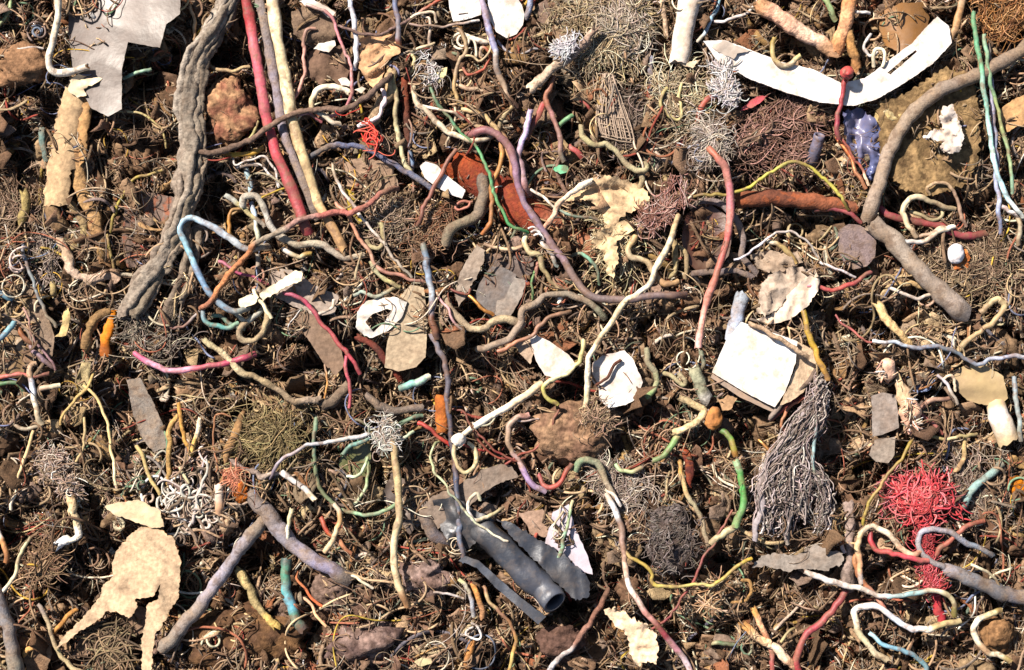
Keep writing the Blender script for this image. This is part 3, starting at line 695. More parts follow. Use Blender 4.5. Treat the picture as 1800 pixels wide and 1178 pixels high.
PL('plastic_sheet','plastic scrap','grey brown panel with dark red spots left of the root bundle','rust','6c5a50','222,330 262,338 318,348 320,372 300,410 276,448 246,470 224,470 214,420',lift=0,crumple=5,cw=60,ragged=1)
T('pipe_stub','pipe','small tan tube with a hollow end above the yellowish torn cone','dusty','8c7c50',8,'96,520 94,508 92,498',lift=18,hollow=.6)
T('bark_strip','bark','curled dark bark ring right of the hollow dim stub','bark','7a684c|9a8860',7,'118,352 138,378 148,400 145,424 124,436',lift=20,flat=.7,rough=.14)
TU('fibre_tuft','fibre tuft','pale dusty lump of fibre above the small hollow tan tube','a8968a 8c7a6e c0b0a4','70,430 85,455 95,480',16,260,26,lift=8,hz=14)
TU('fibre_tuft','fibre tuft','brown fibre tuft left of the tan bark roll foot','7e6652 9c8672 5c4a3c','20,345 35,380 30,400',18,260,30,lift=6,hz=14)
T('twig','twig','upright olive stick left of the bark roll foot','bark','8c7c50',8,'40,340 44,360 40,385',lift=18,rough=.12)
# --- tile 360,300
T('electrical_wire','wire','long light blue wire bending in a sharp hook over the root bundle','plastic','a09888|a8b0b4|b4c8d8|a8d4e8|98ccdc|6c9cc0|7890a0|98a098',7.5,'470,432 435,438 402,418 365,394 340,384 322,390 317,408 330,438 347,475 363,508 382,530 408,546 436,540',lift=48,dip=(22,16),wob=.4)
T('cable','cable','grey brown cord snaking below the ribbon cable ends','dusty','8a8274|98907e|8c8478|a09684',7.5,'488,412 503,422 523,431 562,431 581,442 602,453 640,449',lift=30,wob=.7)
T('electrical_wire','wire','short cream wire curving below the grey brown cord','plastic','f0e8dc|ecdcb0|c8a858',5.5,'500,438 512,447 528,450 548,445',lift=22)
T('cable','cable','grey loop of cord above the grey brown cord','dusty','a09c90|8c887c|98948c|90887a',7.5,'427,362 432,348 452,346 466,368 474,395 488,414 500,425',lift=28,wob=.6)
T('cable','cable','grey green cord crossing under the grey loop','dusty','98a09c|a8a070|8c867c',6,'396,345 421,361 443,380 466,396',lift=20)
T('electrical_wire','wire','small orange brown wire loop beside the grey green cord','plastic','b89058|c88838|a08050',4.5,'424,364 408,370 400,388 404,410 414,422',lift=18)
T('electrical_wire','wire','dusty light blue wire standing above the grey loop of cord','plastic','90b0b8|a0b8c0',6.5,'431,298 438,320 444,345',lift=14)
T('electrical_wire','wire','pale blue and cream wire inside the grey loop of cord','plastic','a8bcd0|d8dcc0',6,'440,352 446,385 454,425',lift=16)
T('root','root','long reddish root crossing the light blue wire and the ribbon cable ends','bark','8a5c48|a8704c|9c6848|8c8070|8c6c64|9a5c54|8c5a50|7a5a4c',5,'352,545 368,532 385,508 415,468 448,430 480,413 500,402 530,386 575,377 618,371 648,357 672,340 698,330',lift=58,dip=(28,30),wob=.8,rough=.12)
T('thin_wire','wire','dark red wire curving from the long reddish root','plastic','8c5c58|6c4c4c|a89c98',3.6,'286,548 292,572 312,577 335,566 352,548',lift=26)
T('electrical_wire','wire','short bright pink wire above the splintered bone white stick','plastic','d870a0|c84c80|a84460',4,'383,462 402,468 420,478 445,486 470,498',lift=30)
w0=thing('forked_wire','wire','red pink wire that forks below the grey stone panel',600,600)
tube_mesh('trunk','plastic','c05878|d05070|d84c64|c84858|b04050',5,'498,517 530,527 548,545 566,570 588,594 604,612 618,632 632,658',lift=30,parent=w0)
tube_mesh('branch','plastic','e06878|d8506c',4.3,'608,625 610,648 616,668 617,690 612,718',lift=30,dip=(0,2),parent=w0)
PL('wood_splinter','wood','splintered bone white stick lying across the short pink wire','card','e0d0b0','456,516 480,500 498,490 520,475 532,480 530,494 512,500 490,512 470,522 462,530',lift=42,th=9,crumple=2,cw=18,ragged=2)
PL('wood_splinter','wood','second bone white splinter left of the first','card','d8c8a8','420,526 440,518 455,522 448,534 430,542 420,538',lift=38,th=8,crumple=2,cw=18,ragged=2)
T('twig','twig','thin cream twig lying below the bone white splinters','fibre','dccca8',3.2,'444,508 450,522 466,538 480,556',lift=40)
T('thin_wire','wire','cream wire hook on the grey stone panel','plastic','d8c8b0|f0e8d8|d8c8b0',4,'548,548 560,553 574,549 584,540 587,528',lift=24)
T('electrical_wire','wire','white diagonal wire right of the ribbon cable','plastic','b8a890|c8c0b8|d4c8bc|c8bcac|b8b0a0',4,'585,288 594,315 608,342 630,372 655,405 690,450 722,486',lift=32)
T('electrical_wire','wire','salmon diagonal wire running beside the white diagonal wire','plastic','d89880|c88c70|d0a088|c88878|b88478',4.8,'592,358 614,385 630,418 650,446 670,474 700,484 745,497',lift=34)
PL('foam_chip','foam','yellow foam chip between the two diagonal wires','soil','a89040','606,330 622,338 626,360 640,385 630,395 612,370',lift=8,crumple=3,cw=10)
T('cable','cable','olive grey hook of wire beside the salmon diagonal wire','dusty','98906c|88805c',5.5,'644,425 652,436 668,434 676,418 672,398 664,392',lift=22)
PL('metal_clip','metal scrap','torn white metal clip with an open dark centre left of the taupe plate','paper','e0dcd4','625,575 628,548 640,530 660,526 690,522 716,531 706,558 684,580 655,594 640,590','',lift=26,th=4,crumple=5,cw=28,hole='642,566 655,552 680,543 690,546 676,566 656,584',ragged=1.2)
T('cable','cable','grey green cord above the torn white metal clip','dusty','88a098|8c9484|a8a078',4.5,'621,517 640,516 660,521 682,512 702,500',lift=26)
T('cable','cable','speckled olive cord ending at the torn metal clip','dusty','8c8a6c|b0a870',5,'652,462 668,480 690,500 702,506',lift=28,rough=.2)
PL('plastic_plate','plastic scrap','flat taupe plate with a yellow lower corner beside the torn white clip','card','94846e','704,520 722,500 745,506 752,560 748,628 732,645 700,653 676,646 680,605 690,570 700,548',lift=26,th=5,crumple=2,cw=90,ragged=.7,edge='c8943c',tilt=(.03,.03))
PL('card_scrap','card','grey stone coloured panel under the red pink forked wire','card','8c8076','468,470 520,475 548,500 596,520 588,552 556,556 520,540 480,520',lift=8,crumple=3,cw=60,ragged=1)
PL('card_scrap','card','long dark brown panel under the red pink forked wire','card','6c5a4c','512,542 560,556 596,602 606,640 590,662 570,640 548,606 524,570',lift=8,crumple=3,cw=50,ragged=1)
T('electrical_wire','wire','teal wire curving under the light blue hook','plastic','88b8c8|6cb0a8|78a890',5.5,'358,540 362,562 378,574 400,574 424,566',lift=24)
T('electrical_wire','wire','second teal wire just below the first under the light blue hook','plastic','5c8878|6c9c90',5,'372,552 392,562 416,577 432,580',lift=18)
T('electrical_wire','wire','cream grey wire bending beside the small rubber ring','plastic','a8a898|989c90',6,'408,548 430,562 452,552 466,540',lift=22)
T('rubber_ring','ring','knotted grey brown ring below the light blue wire','dusty','8a7c64|988868',7,'440,558 424,575 424,592 446,598 464,585 468,560 460,545',lift=20,rough=.15)
T('cable','cable','black grey cord coming out of the knotted ring','dusty','7a7268',6,'462,545 462,520 452,490 452,450',lift=18)
# ------------------------------------------------------------------ top middle
card=PL('plastic_card','plastic scrap','white card with a short black line at the top edge','paper','ece8e4','786,-20 843,-20 846,26 820,34 797,38 790,15',lift=30,crumple=2,cw=60,ragged=.4)
tube_mesh('line_mark','dusty','282020',1.3,'806,25 814,24 823,23',lift=36,parent=card,wob=0,dip=(0,0),flat=.4)
PL('plastic_disc','disc','round white disc with an orange edge at the top edge','paper','f0ece8','852,-20 858,10 862,36 872,56 890,67 908,60 919,44 922,26 917,8 906,-8 900,-20',lift=28,th=5,crumple=1.5,cw=60,ragged=.3,edge='a05028',tilt=(-.05,-.02))
T('cable','cable','lavender grey cable hanging down over the round white disc','plastic','b0a4bc|9c94b0|8c90b4|a09c98|b09880|987058',6.8,'846,-12 855,30 866,68 872,105 880,138 894,168 908,186',lift=44,dip=(0,14))
T('thin_wire','wire','slim grey wire curving below the round white disc','plastic','8890a8|a8a8a8|98989c',3.4,'876,68 888,86 908,93 928,89 946,86',lift=26)
T('twig','twig','thick rough stick leaning up right with a frayed pale end','bark','c0a890|a89480|8c786c|9c8474',10,'926,156 945,143 965,125 990,103 1015,82 1040,60 1050,48',lift=42,dip=(4,-4),rough=.22,wob=1.5,r2=6)
TU('fibre_tuft','fibre tuft','white fluff shaping the bright highlight on the upper side of the thick rough stick','e8e4e4 d8d4d8','965,98 985,88 1005,72',7,120,22,lift=46,hz=8)  # white fibres added as the sunlit highlight of the stick
TU('fibre_tuft','fibre tuft','beige wool mass right of the thick rough stick','c0ac8c a89474 8c7a60 d8c8ac','985,40 1010,20 1040,110 1075,60 1110,30 1060,130',24,900,50,lift=10,hz=20,curl=.5)
TU('fibre_tuft','fibre tuft','grey beige wool above the knotted netting','b8a898 a09080 d0c4b4','1090,30 1110,60 1060,20',20,500,40,lift=14,hz=18)
T('electrical_wire','wire','red brown wire descending from the thick rough stick','plastic','a86850|b07058|a0706c|8c6c68|908878',6,'974,135 964,162 961,180 973,205 982,228 986,262 992,280',lift=30,dip=(6,10))
T('electrical_wire','wire','long cream wire sagging across the rusty pipe top','plastic','b8ac90|d8c4a8|e4d4b8|d8c8a8|c0b49c',6.4,'728,150 730,178 748,192 768,215 790,235 820,246 850,243 872,238',lift=40,dip=(14,6))
T('electrical_wire','wire','cream tan wire looping in a tall arch left of the purple cord','plastic','dcc090|e8c890|d89c58|c88c48|d08848|b87038',5.6,'812,196 838,197 860,211 878,240 884,275 868,310 860,336 866,368 862,390 848,412',lift=42,dip=(4,12))
T('electrical_wire','wire','second cream orange wire inside the tall arch','plastic','e8c8a0|d8a878|c88858',5,'822,200 828,215 850,226 880,232 893,262 898,300 905,320',lift=32)
T('power_cord','cord','long purple brown cord sweeping down right across the rusty pipe','plastic','a06468|94686c|907084|8c7894|86707c|7c6a66|6e6060|66585a|5c4c50',8.5,'822,238 846,229 872,235 892,256 904,285 908,318 922,356 950,398 984,446 1016,496 1050,524 1100,525 1150,522 1205,517',lift=50,dip=(20,20),wob=.5)
T('electrical_wire','wire','lavender white wire joining the purple brown cord from above','plastic','c0b0d4|c4b4d8|a88890|946c68',7,'934,194 927,220 917,250 914,275 920,305 928,340',lift=40,dip=(0,14))
T('plastic_strip','plastic scrap','flat red strip beside the lavender white wire','plastic','b03c40|8c4a3c',7,'958,180 948,205 934,228 924,246',lift=26,flat=.35)
T('electrical_wire','wire','long green wire curving over the rusty pipe','plastic','608c6c|4c8c6c|489060|58a870|60b478|48a060|409058',4.3,'754,152 775,190 800,224 828,248 848,278 862,318 876,360 896,392 926,409',lift=46,dip=(16,12))
T('electrical_wire','wire','short green wire end between the red brown wire and the netting','plastic','60a070|7cb07c',5.5,'984,222 994,212 1005,201',lift=28)
PL('plastic_chip','chip','small green chip beneath the short green wire end','plastic','5ca078','972,298 982,290 998,292 1000,300 985,306',lift=20,crumple=2,cw=10)
T('cable','cable','olive tube snaking below the knotted netting','dusty','8c8464|a09870|989070|8c8468|a09878|8c8464',6.6,'1022,222 1024,240 1040,252 1068,255 1086,268 1104,292 1122,304 1136,300 1132,288',lift=30)
T('cable','cable','short dusty olive tube end below the long snaking olive tube','dusty','8a8260|a09878',6.4,'1126,335 1130,318 1124,300',lift=22)
T('electrical_wire','wire','pale red wire under the beige wool','plastic','c04850|a83840',4,'1015,170 1028,185 1040,195',lift=22)
T('plastic_strip','plastic scrap','red brown flat strip behind the olive tube','plastic','a84848',6,'1000,255 1012,268 1020,275',lift=20,flat=.4)
T('electrical_wire','wire','orange hook of wire beneath the lavender grey cable','plastic','c05848|c85038|b85030|d0b8a0',3.8,'812,122 822,132 838,130 854,118 860,98 857,84 848,84 846,98',lift=30)
T('electrical_wire','wire','orange wire at the top edge left of the white card','plastic','c89080|d05030|c84c2c',4,'735,22 752,10 785,-8',lift=28)
T('thin_wire','wire','upper cream wire hook in the tangle left of the white card','plastic','dccab0',3.4,'720,30 742,22 760,24 768,40',lift=34)
T('thin_wire','wire','long taupe wire with a white tip under the white card','plastic','8c7468|7c6858|b8a498|e4dcd4',3.4,'718,42 760,47 800,43 840,38',lift=36)
T('electrical_wire','wire','short thick white wire left of the lavender grey cable','plastic','e0d4c4|e8dcc8',6,'823,69 838,73 856,73',lift=26)
T('electrical_wire','wire','tan wire bow left of the lavender grey cable','plastic','d8b494|e4c8a8|c8946c',5.6,'808,150 826,156 848,158 866,153 880,147',lift=24)
T('electrical_wire','wire','long tan wire looping down through the small wire tangle','plastic','a89070|b8a078|b09878|c0a070|c8a870',4.6,'795,52 806,50 816,62 818,95 806,108 800,128 800,155 808,180 816,194',lift=30)
T('thin_wire','wire','thin pale wire crossing the small wire tangle','plastic','c8b48c|d0b890',3,'808,104 826,96 845,104 858,94 862,82 858,62',lift=34)
T('thin_wire','wire','white brown wire upright in the small wire tangle','plastic','c8b8a8',3.6,'742,28 756,34 757,60 756,80',lift=28)
T('thin_wire','wire','cream bent wire left in the small wire tangle','plastic','d8c8a4',4,'716,98 732,86 752,80 764,76',lift=28)
T('thin_wire','wire','yellow olive loop at the left of the small wire tangle','plastic','c0b080',4,'716,132 726,120 727,102 718,94',lift=22)
PL('plastic_chip','chip','yellow cream chip below the small wire tangle','paper','d8cc98','762,136 772,120 786,118 784,132 772,146',lift=28,crumple=2,cw=10)
TU('fibre_tuft','fibre tuft','white fluff in the small wire tangle','dcd4d0 b8aca4','742,105 752,125 762,140',9,90,18,lift=24,hz=8)
T('cable','cable','thin blue grey tube at the top edge right of the round white disc','dusty','7c8cac',6.5,'934,-12 929,12 924,34',lift=20)
T('thin_wire','wire','bright cream wire lying over the long green wire','plastic','f0e8d8|e8dcc4|b8a898',3.6,'742,188 766,190 790,195 812,208',lift=42)
T('thin_wire','wire','cream wire pair near the tall arch','plastic','d8c8a8',3.2,'800,190 798,215 790,238 786,260',lift=36)
T('thin_wire','wire','tan hook of wire standing on the rusty pipe top','plastic','a8946c|8c7c58',5,'898,186 888,200 880,222 876,238',lift=28)
T('electrical_wire','wire','red brown wire leaning down from the white slab','plastic','986454|8c5444|8c4c44|703c34',5.5,'800,262 786,288 772,314 756,345 744,370 734,398',lift=40,dip=(6,10))
PL('plastic_slab','plastic scrap','bright white slab half under the red brown wire','paper','ece8e8','738,292 748,284 768,290 782,306 818,334 812,349 792,342 766,328 746,312',lift=26,th=8,crumple=1.5,cw=50,ragged=.5,edge='b0a8a8')
T('rusty_pipe','pipe','big rusty iron pipe lying under the purple brown cord','rust','8a3c1c|6c2c1c|7a3420|84503c|8a5c44',36,'795,285 840,315 890,352 940,385 990,412 1046,440',lift=-26,rough=.12,sides=24,dip=(4,12),r2=26)
T('rubber_ring','ring','small salmon pink ring below the white slab','plastic','c87c68',3.2,'828,356 824,364 808,369 799,366 802,358 816,353 828,356',lift=28,dip=(0,0))
T('cable','cable','thick dark grey hose bending below the rusty pipe top','dusty','4c4844|5a544c|605848|5c5648',12,'852,308 852,340 840,372 812,392 792,404 785,432',lift=24)
rod=thing('long_rod','rod','long blue grey rod running straight down through the middle of the heap',785,700)
tube_mesh('upper_rod','plastic','6c7870|6888a0|8098b0|a8b8c4|787884|703c28|4c3430',8,'744,428 750,462 756,508 762,556 768,596',lift=40,parent=rod,dip=(6,8))
tube_mesh('lower_rod','plastic','7c7c88|50505c|3c4458|38445c|506074|5c6c80',6.2,'756,590 768,615 780,640 786,690 790,740 799,800 806,865 810,925 813,985',lift=34,parent=rod,dip=(0,12))
tube_mesh('rust_coil','rust','8c4c1c|a05c28',13,'774,702 778,730 781,758',lift=24,parent=rod,rough=.16)
w1=thing('cable_tie','tie','three small white coils at the side of the purple brown cord',940,410)
for q in range(3): tube_mesh('coil','plastic','e8e4e0',2.6,[(929+q*5,402+q*6),(936+q*5,399+q*6),(944+q*5,403+q*6),(946+q*5,409+q*6)],lift=60,parent=w1,dip=(4,4),wob=.1)
tube_mesh('lead','plastic','c8c0b8|a8a098|98a8a0',5,'950,424 968,446 982,466',lift=46,parent=w1)
T('electrical_wire','wire','cream wire lying along the top of the dark torn box','plastic','a88c70|d8bc98|c8a888',4.6,'853,430 872,437 892,440 912,438 922,432',lift=30)
T('electrical_wire','wire','cream olive wire wriggling down between the purple cord and the dark torn box','plastic','d0c4a0|b8ac84|a89c74|b8a878|c8b488|e8e0d0',6.2,'926,414 924,430 934,446 948,452 954,472 966,492 980,506 984,534',lift=34)
T('electrical_wire','wire','short pink brown wire beside the cream olive wire','plastic','a86c60|986458',5,'948,458 944,478 940,494',lift=26)
T('thin_wire','wire','thin green wire end above the wavy grey tan cable','plastic','4c9c5c|58b070',3,'940,478 933,496 936,514 940,526',lift=26)
T('electrical_wire','wire','teal green loop of wire right of the purple brown cord','plastic','509070|78b094|688c78|506c58',4.2,'1000,456 1012,448 1028,450 1044,462 1052,480 1054,500',lift=28)
bx=thing('torn_box','box','dark grey torn box with open flaps right of the long rod',870,500)
plate_mesh('flap','card','82766a','838,430 853,440 850,462 838,486 824,512 806,540 800,518 806,490 818,462',lift=26,crumple=3,cw=30,ragged=2,parent=bx)
plate_mesh('flap','card','5e5a58','862,468 884,470 908,482 898,515 884,552 866,564 832,530 842,500',lift=16,crumple=2,cw=60,ragged=.6,parent=bx)
plate_mesh('flap','card','807870','904,487 925,493 918,520 904,545 888,568 868,562 874,528 888,524',lift=24,crumple=2,cw=40,ragged=1,parent=bx)
plate_mesh('panel','card','5c524e','850,445 900,446 940,452 936,480 908,500 880,485 858,468',lift=8,crumple=5,cw=40,ragged=1,parent=bx)
T('cable','cable','wavy grey tan cable crossing below the dark torn box','dusty','8c7c68|988870|a09074|98886c|8c7c66',9,'786,522 796,545 812,568 836,580 852,578 864,564 882,560 902,566 918,574',lift=34)
T('cable','cable','brown grey cable rising over the wavy tan cable and under the purple cord','dusty','7c6e60|84766a|7c7064|6c6458|6a6a58',8,'838,618 868,606 896,596 914,570 918,546 936,532 970,520 1010,520 1040,534 1064,560',lift=40,dip=(10,10))
T('electrical_wire','wire','orange tan wire arching under the brown grey cable','plastic','c88468|d09070|b88870|987058|7c6450',5,'874,619 900,606 930,590 946,572 968,558 1000,548',lift=44,dip=(4,10))
T('thin_wire','wire','thin pink wire running down beside the long rod','plastic','c0a088|d8a0a0|b89090|a89890',3.4,'762,508 776,528 790,550 806,574 820,584',lift=44)
T('thin_wire','wire','dark red thin wire poking from the dark torn box flap','plastic','7c3430|8c3828',3,'790,508 806,515 822,518 828,508',lift=42)
T('thin_wire','wire','copper yellow wire across the hollow of the dark torn box','copper','c88c50',3.2,'825,521 840,534 866,554',lift=36)
PL('card_scrap','card','flat triangular brown scrap right of the long rod','card','8a7464','768,535 790,528 800,552 776,574',lift=26,crumple=2,cw=20)
T('thin_wire','wire','thin wire turning from cream to dark green below the purple cord arch','plastic','ece0d0|e0d4c0|789080|485c4c|405048',3.6,'935,334 958,350 982,368 1008,378 1048,387',lift=48)
T('root','root','pale branching root above the crumpled tan cloth','bark','b88c74|c8a890|d8c4ac|d8ccb8',4.6,'956,404 968,388 976,368 990,350 1012,334 1040,322',lift=52,wob=1,rough=.15)
PL('cloth_scrap','cloth','crumpled cream tan cloth with torn strips in the centre right','card','b89e7c','978,360 1000,340 1030,318 1070,308 1105,316 1130,330 1142,350 1125,368 1100,372 1085,392 1068,410 1060,380 1040,352 1010,352',lift=26,crumple=12,cw=22,ragged=4,step=5)
PL('cloth_scrap','cloth','second crumpled tan cloth below the first with ragged ends','card','bca480','1050,408 1080,392 1110,388 1118,402 1100,412 1084,428 1088,455 1078,490 1066,478 1062,450 1038,425',lift=24,crumple=11,cw=20,ragged=4,step=5)
TU('fibre_tuft','fibre tuft','tan frayed fibres under the crumpled tan cloths','c4ae88 a08a68 d8c8a4','1060,360 1090,420 1070,470',22,360,40,lift=12,hz=16)
net=thing('netting_scrap','netting','scrap of grey brown woven netting right of the beige wool',1085,200)
for q in range(18):
    a=q/17
    tube_mesh('net_thread','fibre','968474',1.25,[(1062+a*16,128+a*4),(1056+a*34,160+a*10),(1048+a*60,205+a*14),(1052+a*64,236+a*14)],lift=24+2*(q%2),parent=net,wob=.4,dip=(2,2),sides=6)
for q in range(20):
    a=q/19
    tube_mesh('net_thread','fibre','8c7c6c',1.25,[(1060-a*12,130+a*108),(1070+a*14,138+a*108),(1082+a*36,134+a*118)],lift=25-2*(q%2),parent=net,wob=.4,dip=(2,2),sides=6)
TU('fibre_tuft','fibre tuft','dark felt rim around the grey brown netting','6c5e54 8c7e74 4c423c','1110,180 1120,220 1090,250 1130,160',18,360,40,lift=8,hz=12)
T('cable','cable','upright blue grey stick between the netting and the thick white tube','dusty','6c7080|5c6480',7,'1144,100 1146,140 1150,178',lift=14)
T('twig','twig','upright grey brown stick below the upright blue grey stick','bark','7c746c|5c544e',13,'1146,210 1148,250 1152,300',lift=8,rough=.12,flat=.6)
T('root','root','slim pale root between the wool and the thick white tube','bark','a89078',4.5,'1162,-10 1168,30 1172,62',lift=14)
# ------------------------------------------------------------------ top right
T('plastic_tube','tube','thick white tube standing at the top edge with a torn lower end','paper','f0e8dc|ece4d8|f0e8dc',19,'1222,-16 1208,25 1200,65 1197,112',lift=22,sides=18,rough=.05,dip=(0,0))
PL('plastic_chip','chip','torn corner flap at the lower end of the thick white tube','paper','ecd8b8','1182,104 1200,112 1217,108 1232,104 1218,120 1200,114',lift=30,crumple=2,cw=12)
PL('plastic_strip','plastic scrap','long bright white curved strip with a slit near its right end','paper','f0ebe6','1236,72 1275,71 1320,88 1370,108 1430,122 1478,146 1520,138 1560,108 1604,76 1632,44 1648,29 1668,46 1673,75 1640,112 1590,146 1540,175 1500,186 1440,180 1380,162 1318,139 1262,108',var=.2,lift=40,th=6,crumple=3,cw=70,ragged=.7,bend=-4,step=6,hole='1560,128 1585,106 1610,88 1612,91 1590,110 1566,131',edge='cfc4c0')
PL('paper_scrap','paper','dull folded lip on top of the long bright white curved strip','film','a09488','1246,80 1275,72 1300,82 1322,90 1296,94 1290,104 1262,92',lift=50,crumple=3,cw=20)
T('electrical_wire','wire','light blue wire hanging right of the thick white tube','plastic','80b8c0|88b8d0|a0b8c8|b0a898',4.6,'1268,-10 1252,25 1242,52 1226,70',lift=26)
T('thin_wire','wire','bright white thin wire curving at the top edge','plastic','f0e8e4|ece4dc',3.6,'1256,38 1275,35 1302,26 1325,12 1340,-8',lift=28)
T('branch','branch','tan pink branch sloping down to the forked stick','bark','a07858|c89c84|d8b49c|b08868',13,'1330,0 1365,26 1402,52 1440,74 1464,94',lift=30,rough=.12,sides=14)
T('branch','branch','orange tan stick rising from the end of the tan pink branch','bark','b88058|c89470|b07c54',12,'1466,92 1478,66 1488,30 1498,-12',lift=28,rough=.1,sides=14)
T('electrical_wire','wire','olive cream hook of wire on the long white strip','plastic','b8a050|e0c888|c8b898|d0c488',6,'1366,68 1360,90 1372,112 1390,112 1406,96',lift=52)
T('root','root','brown root going down to the red capped wire','bark','8c6c48|9c7448|8c6440',7.5,'1494,48 1496,75 1503,95 1506,120',lift=28,rough=.14)
rw=thing('red_wire','wire','dark red wire with a bulb tip crossing the white strip and stripped to copper',1478,190)
tube_mesh('insulation','plastic','b82838|a81c38|b0284c|a83050',6,'1490,130 1484,152 1478,185 1470,215 1471,242',lift=60,dip=(0,6),parent=rw)
lump_mesh('bulb_tip','plastic','a83038',1489,128,12,11,10,lift=60,amp=.12,parent=rw)
tube_mesh('copper_core','copper','c87850|d89870',3.2,'1471,242 1486,264 1504,292 1522,330',lift=50,parent=rw)
tube_mesh('inner_sheath','plastic','b0403c|c05c50|e8c8a8',3.4,'1475,243 1492,266 1508,286 1528,326',lift=52,parent=rw)
T('electrical_wire','wire','curved dark red stub under the frayed beige tuft','plastic','8c3c34|b85040|a85040',8,'1256,170 1240,182 1230,202 1228,226',lift=26)
T('power_cord','cord','long salmon red cord hanging down past the amber brown cup','plastic','d87c64|e09088|d8808c|e08c84|c86460|d07468|e08c80|e8a898|e8b0a8',8,'1247,262 1262,276 1276,296 1283,335 1284,385 1276,428 1260,478 1248,515 1236,560 1226,612',lift=56,dip=(10,0),wob=.35)
PL('plastic_strip','plastic scrap','red leaf shaped scrap below the long white strip','plastic','a83c48','1300,196 1315,180 1330,170 1350,168 1335,182 1322,190',lift=24,crumple=2,cw=14)
TU('fibre_tuft','fibre tuft','frayed beige tuft under the thick white tube','d8ccb0 b8a888 a08c70','1190,130 1175,160 1190,200 1225,160',18,420,44,lift=16,hz=16)
TU('fibre_tuft','fibre tuft','bright white fluff hanging from the left end of the long white strip','ece8e8 d8d0d0 c4b8ac','1268,120 1272,145 1278,175',11,320,26,lift=34,hz=12)
TU('fibre_tuft','fibre tuft','grey beige fluff where the long salmon red cord begins','b0a498 98887c ccc0b4','1228,225 1240,245 1232,265 1262,250',14,380,36,lift=28,hz=14)
T('electrical_wire','wire','pale yellow loop in the frayed beige tuft','plastic','d8cc90|c8bc7c',4.6,'1196,148 1194,175 1196,205 1182,206 1166,190 1162,170 1172,155',lift=34,rough=.15)
T('plastic_strip','plastic scrap','dark red flat strip left of the grey beige fluff','plastic','7c2c34|9c3440',8,'1206,240 1190,256 1182,280',lift=16,flat=.4)
T('plastic_tube','tube','open blue tube end standing left of the crumpled blue plastic','plastic','6a708c|4c546c',13,'1438,238 1434,258 1424,284',lift=20,hollow=.72,sides=18,zs=[14,0,-16],dip=(0,0))
PL('plastic_bag','plastic scrap','crumpled shiny dark blue plastic under the dark red wire','film','4c5478','1482,196 1510,190 1532,205 1545,222 1560,250 1552,290 1556,325 1530,318 1510,285 1490,262 1484,230',lift=16,crumple=14,cw=20,ragged=3,step=5)
PL('flat_stone','stone','broad pale tan sandy stone slab between the two big brown cables','soil','7c6648','1545,180 1600,160 1660,120 1712,130 1722,200 1720,280 1700,325 1640,345 1590,335 1560,300 1540,240',lift=8,th=16,crumple=7,cw=45,ragged=4,step=5,var=.45)
LU('stone','stone','small pale yellow stone right of the crumpled blue plastic','soil','a89468',1566,205,26,26,20,lift=4,amp=.25,col2='ccc09c')
PL('paper_scrap','paper','crumpled white paper lying on the tan sandy stone slab','paper','d8d0c8','1622,240 1640,230 1660,228 1652,208 1658,186 1676,184 1684,206 1694,236 1690,262 1672,270 1654,262 1660,248 1640,246',lift=50,crumple=7,cw=10,ragged=3,step=4)
T('hose','hose','big grey brown hose curving down from the green wires','dusty','5c5044|66594e|70645a|7c6e60|84766a|7c6e62',14.5,'1830,62 1770,104 1716,134 1650,162 1606,198 1582,230 1564,268 1550,305 1538,345 1524,384',lift=36,dip=(0,12),wob=.8,sides=18,rough=.06)
T('hose','hose','second grey brown hose continuing down right from the first','dusty','84766a|8c8074|84786e|90847c',17,'1530,392 1562,418 1600,458 1640,502 1692,548',lift=30,wob=.8,sides=18,rough=.06,r2=21,dip=(0,14))
T('electrical_wire','wire','pale green stranded wire hanging from the top right corner','plastic','50a878|68b488|98d8c4|b8e4dc|b8e0e8|d8e0d8',5.5,'1712,18 1716,65 1724,118 1729,160 1736,210 1744,265 1758,318 1780,362 1796,384',lift=54,dip=(0,8),wob=.7)
T('electrical_wire','wire','second green wire hanging beside the pale green stranded wire','plastic','80b090|70a884|a0b478|98b888|80b498',4.8,'1728,62 1738,125 1748,175 1760,220 1770,265 1778,310 1779,342',lift=46,wob=.7)
T('electrical_wire','wire','grey blue wire hanging behind the pale green stranded wire','plastic','80807c|8c8ca0|98a0b8|a0acc8|7888a8',5.2,'1738,82 1744,140 1747,195 1750,250 1754,320 1757,412',lift=36)
PL('wood_chunk','wood','flat orange tan wood chunk at the right edge below the big hose','card','a8845c','1752,198 1775,180 1812,160 1815,212 1790,222 1770,232 1762,215',lift=18,th=12,crumple=3,cw=50)
PL('plastic_shell','plastic scrap','curved brown plastic shell with an orange glint above the white strip','film','7a5630','1548,22 1580,6 1622,4 1634,30 1626,64 1608,86 1580,92 1556,80 1546,50',lift=14,crumple=2,cw=50,bend=24,bdir=80,th=5,ragged=1)
TU('fibre_tuft','fibre tuft','rust brown coir tuft at the top edge above the green wires','9c6c40 7c5030 b88c64','1745,5 1765,25 1780,5 1760,45',20,480,40,lift=14,hz=18)
T('electrical_wire','wire','orange cream strap right of the end of the long white strip','plastic','d8b890|dca870|d8b080',8,'1692,-12 1690,25 1680,50 1671,70',lift=34,flat=.6)
T('electrical_wire','wire','small cream loop standing on the inner edge of the white strip','plastic','d8ccb0|e4dcc0',4.6,'1536,114 1537,98 1543,88 1553,90 1556,102 1550,116',lift=52)
T('thin_wire','wire','white frayed loop above the dark red wire bulb','plastic','d8d4d0',4,'1528,62 1518,82 1526,96 1542,92',lift=26,rough=.2)
T('thin_wire','wire','short white wire stub right of the orange tan stick','plastic','dcd8d4',4,'1500,21 1516,22 1530,24',lift=30)
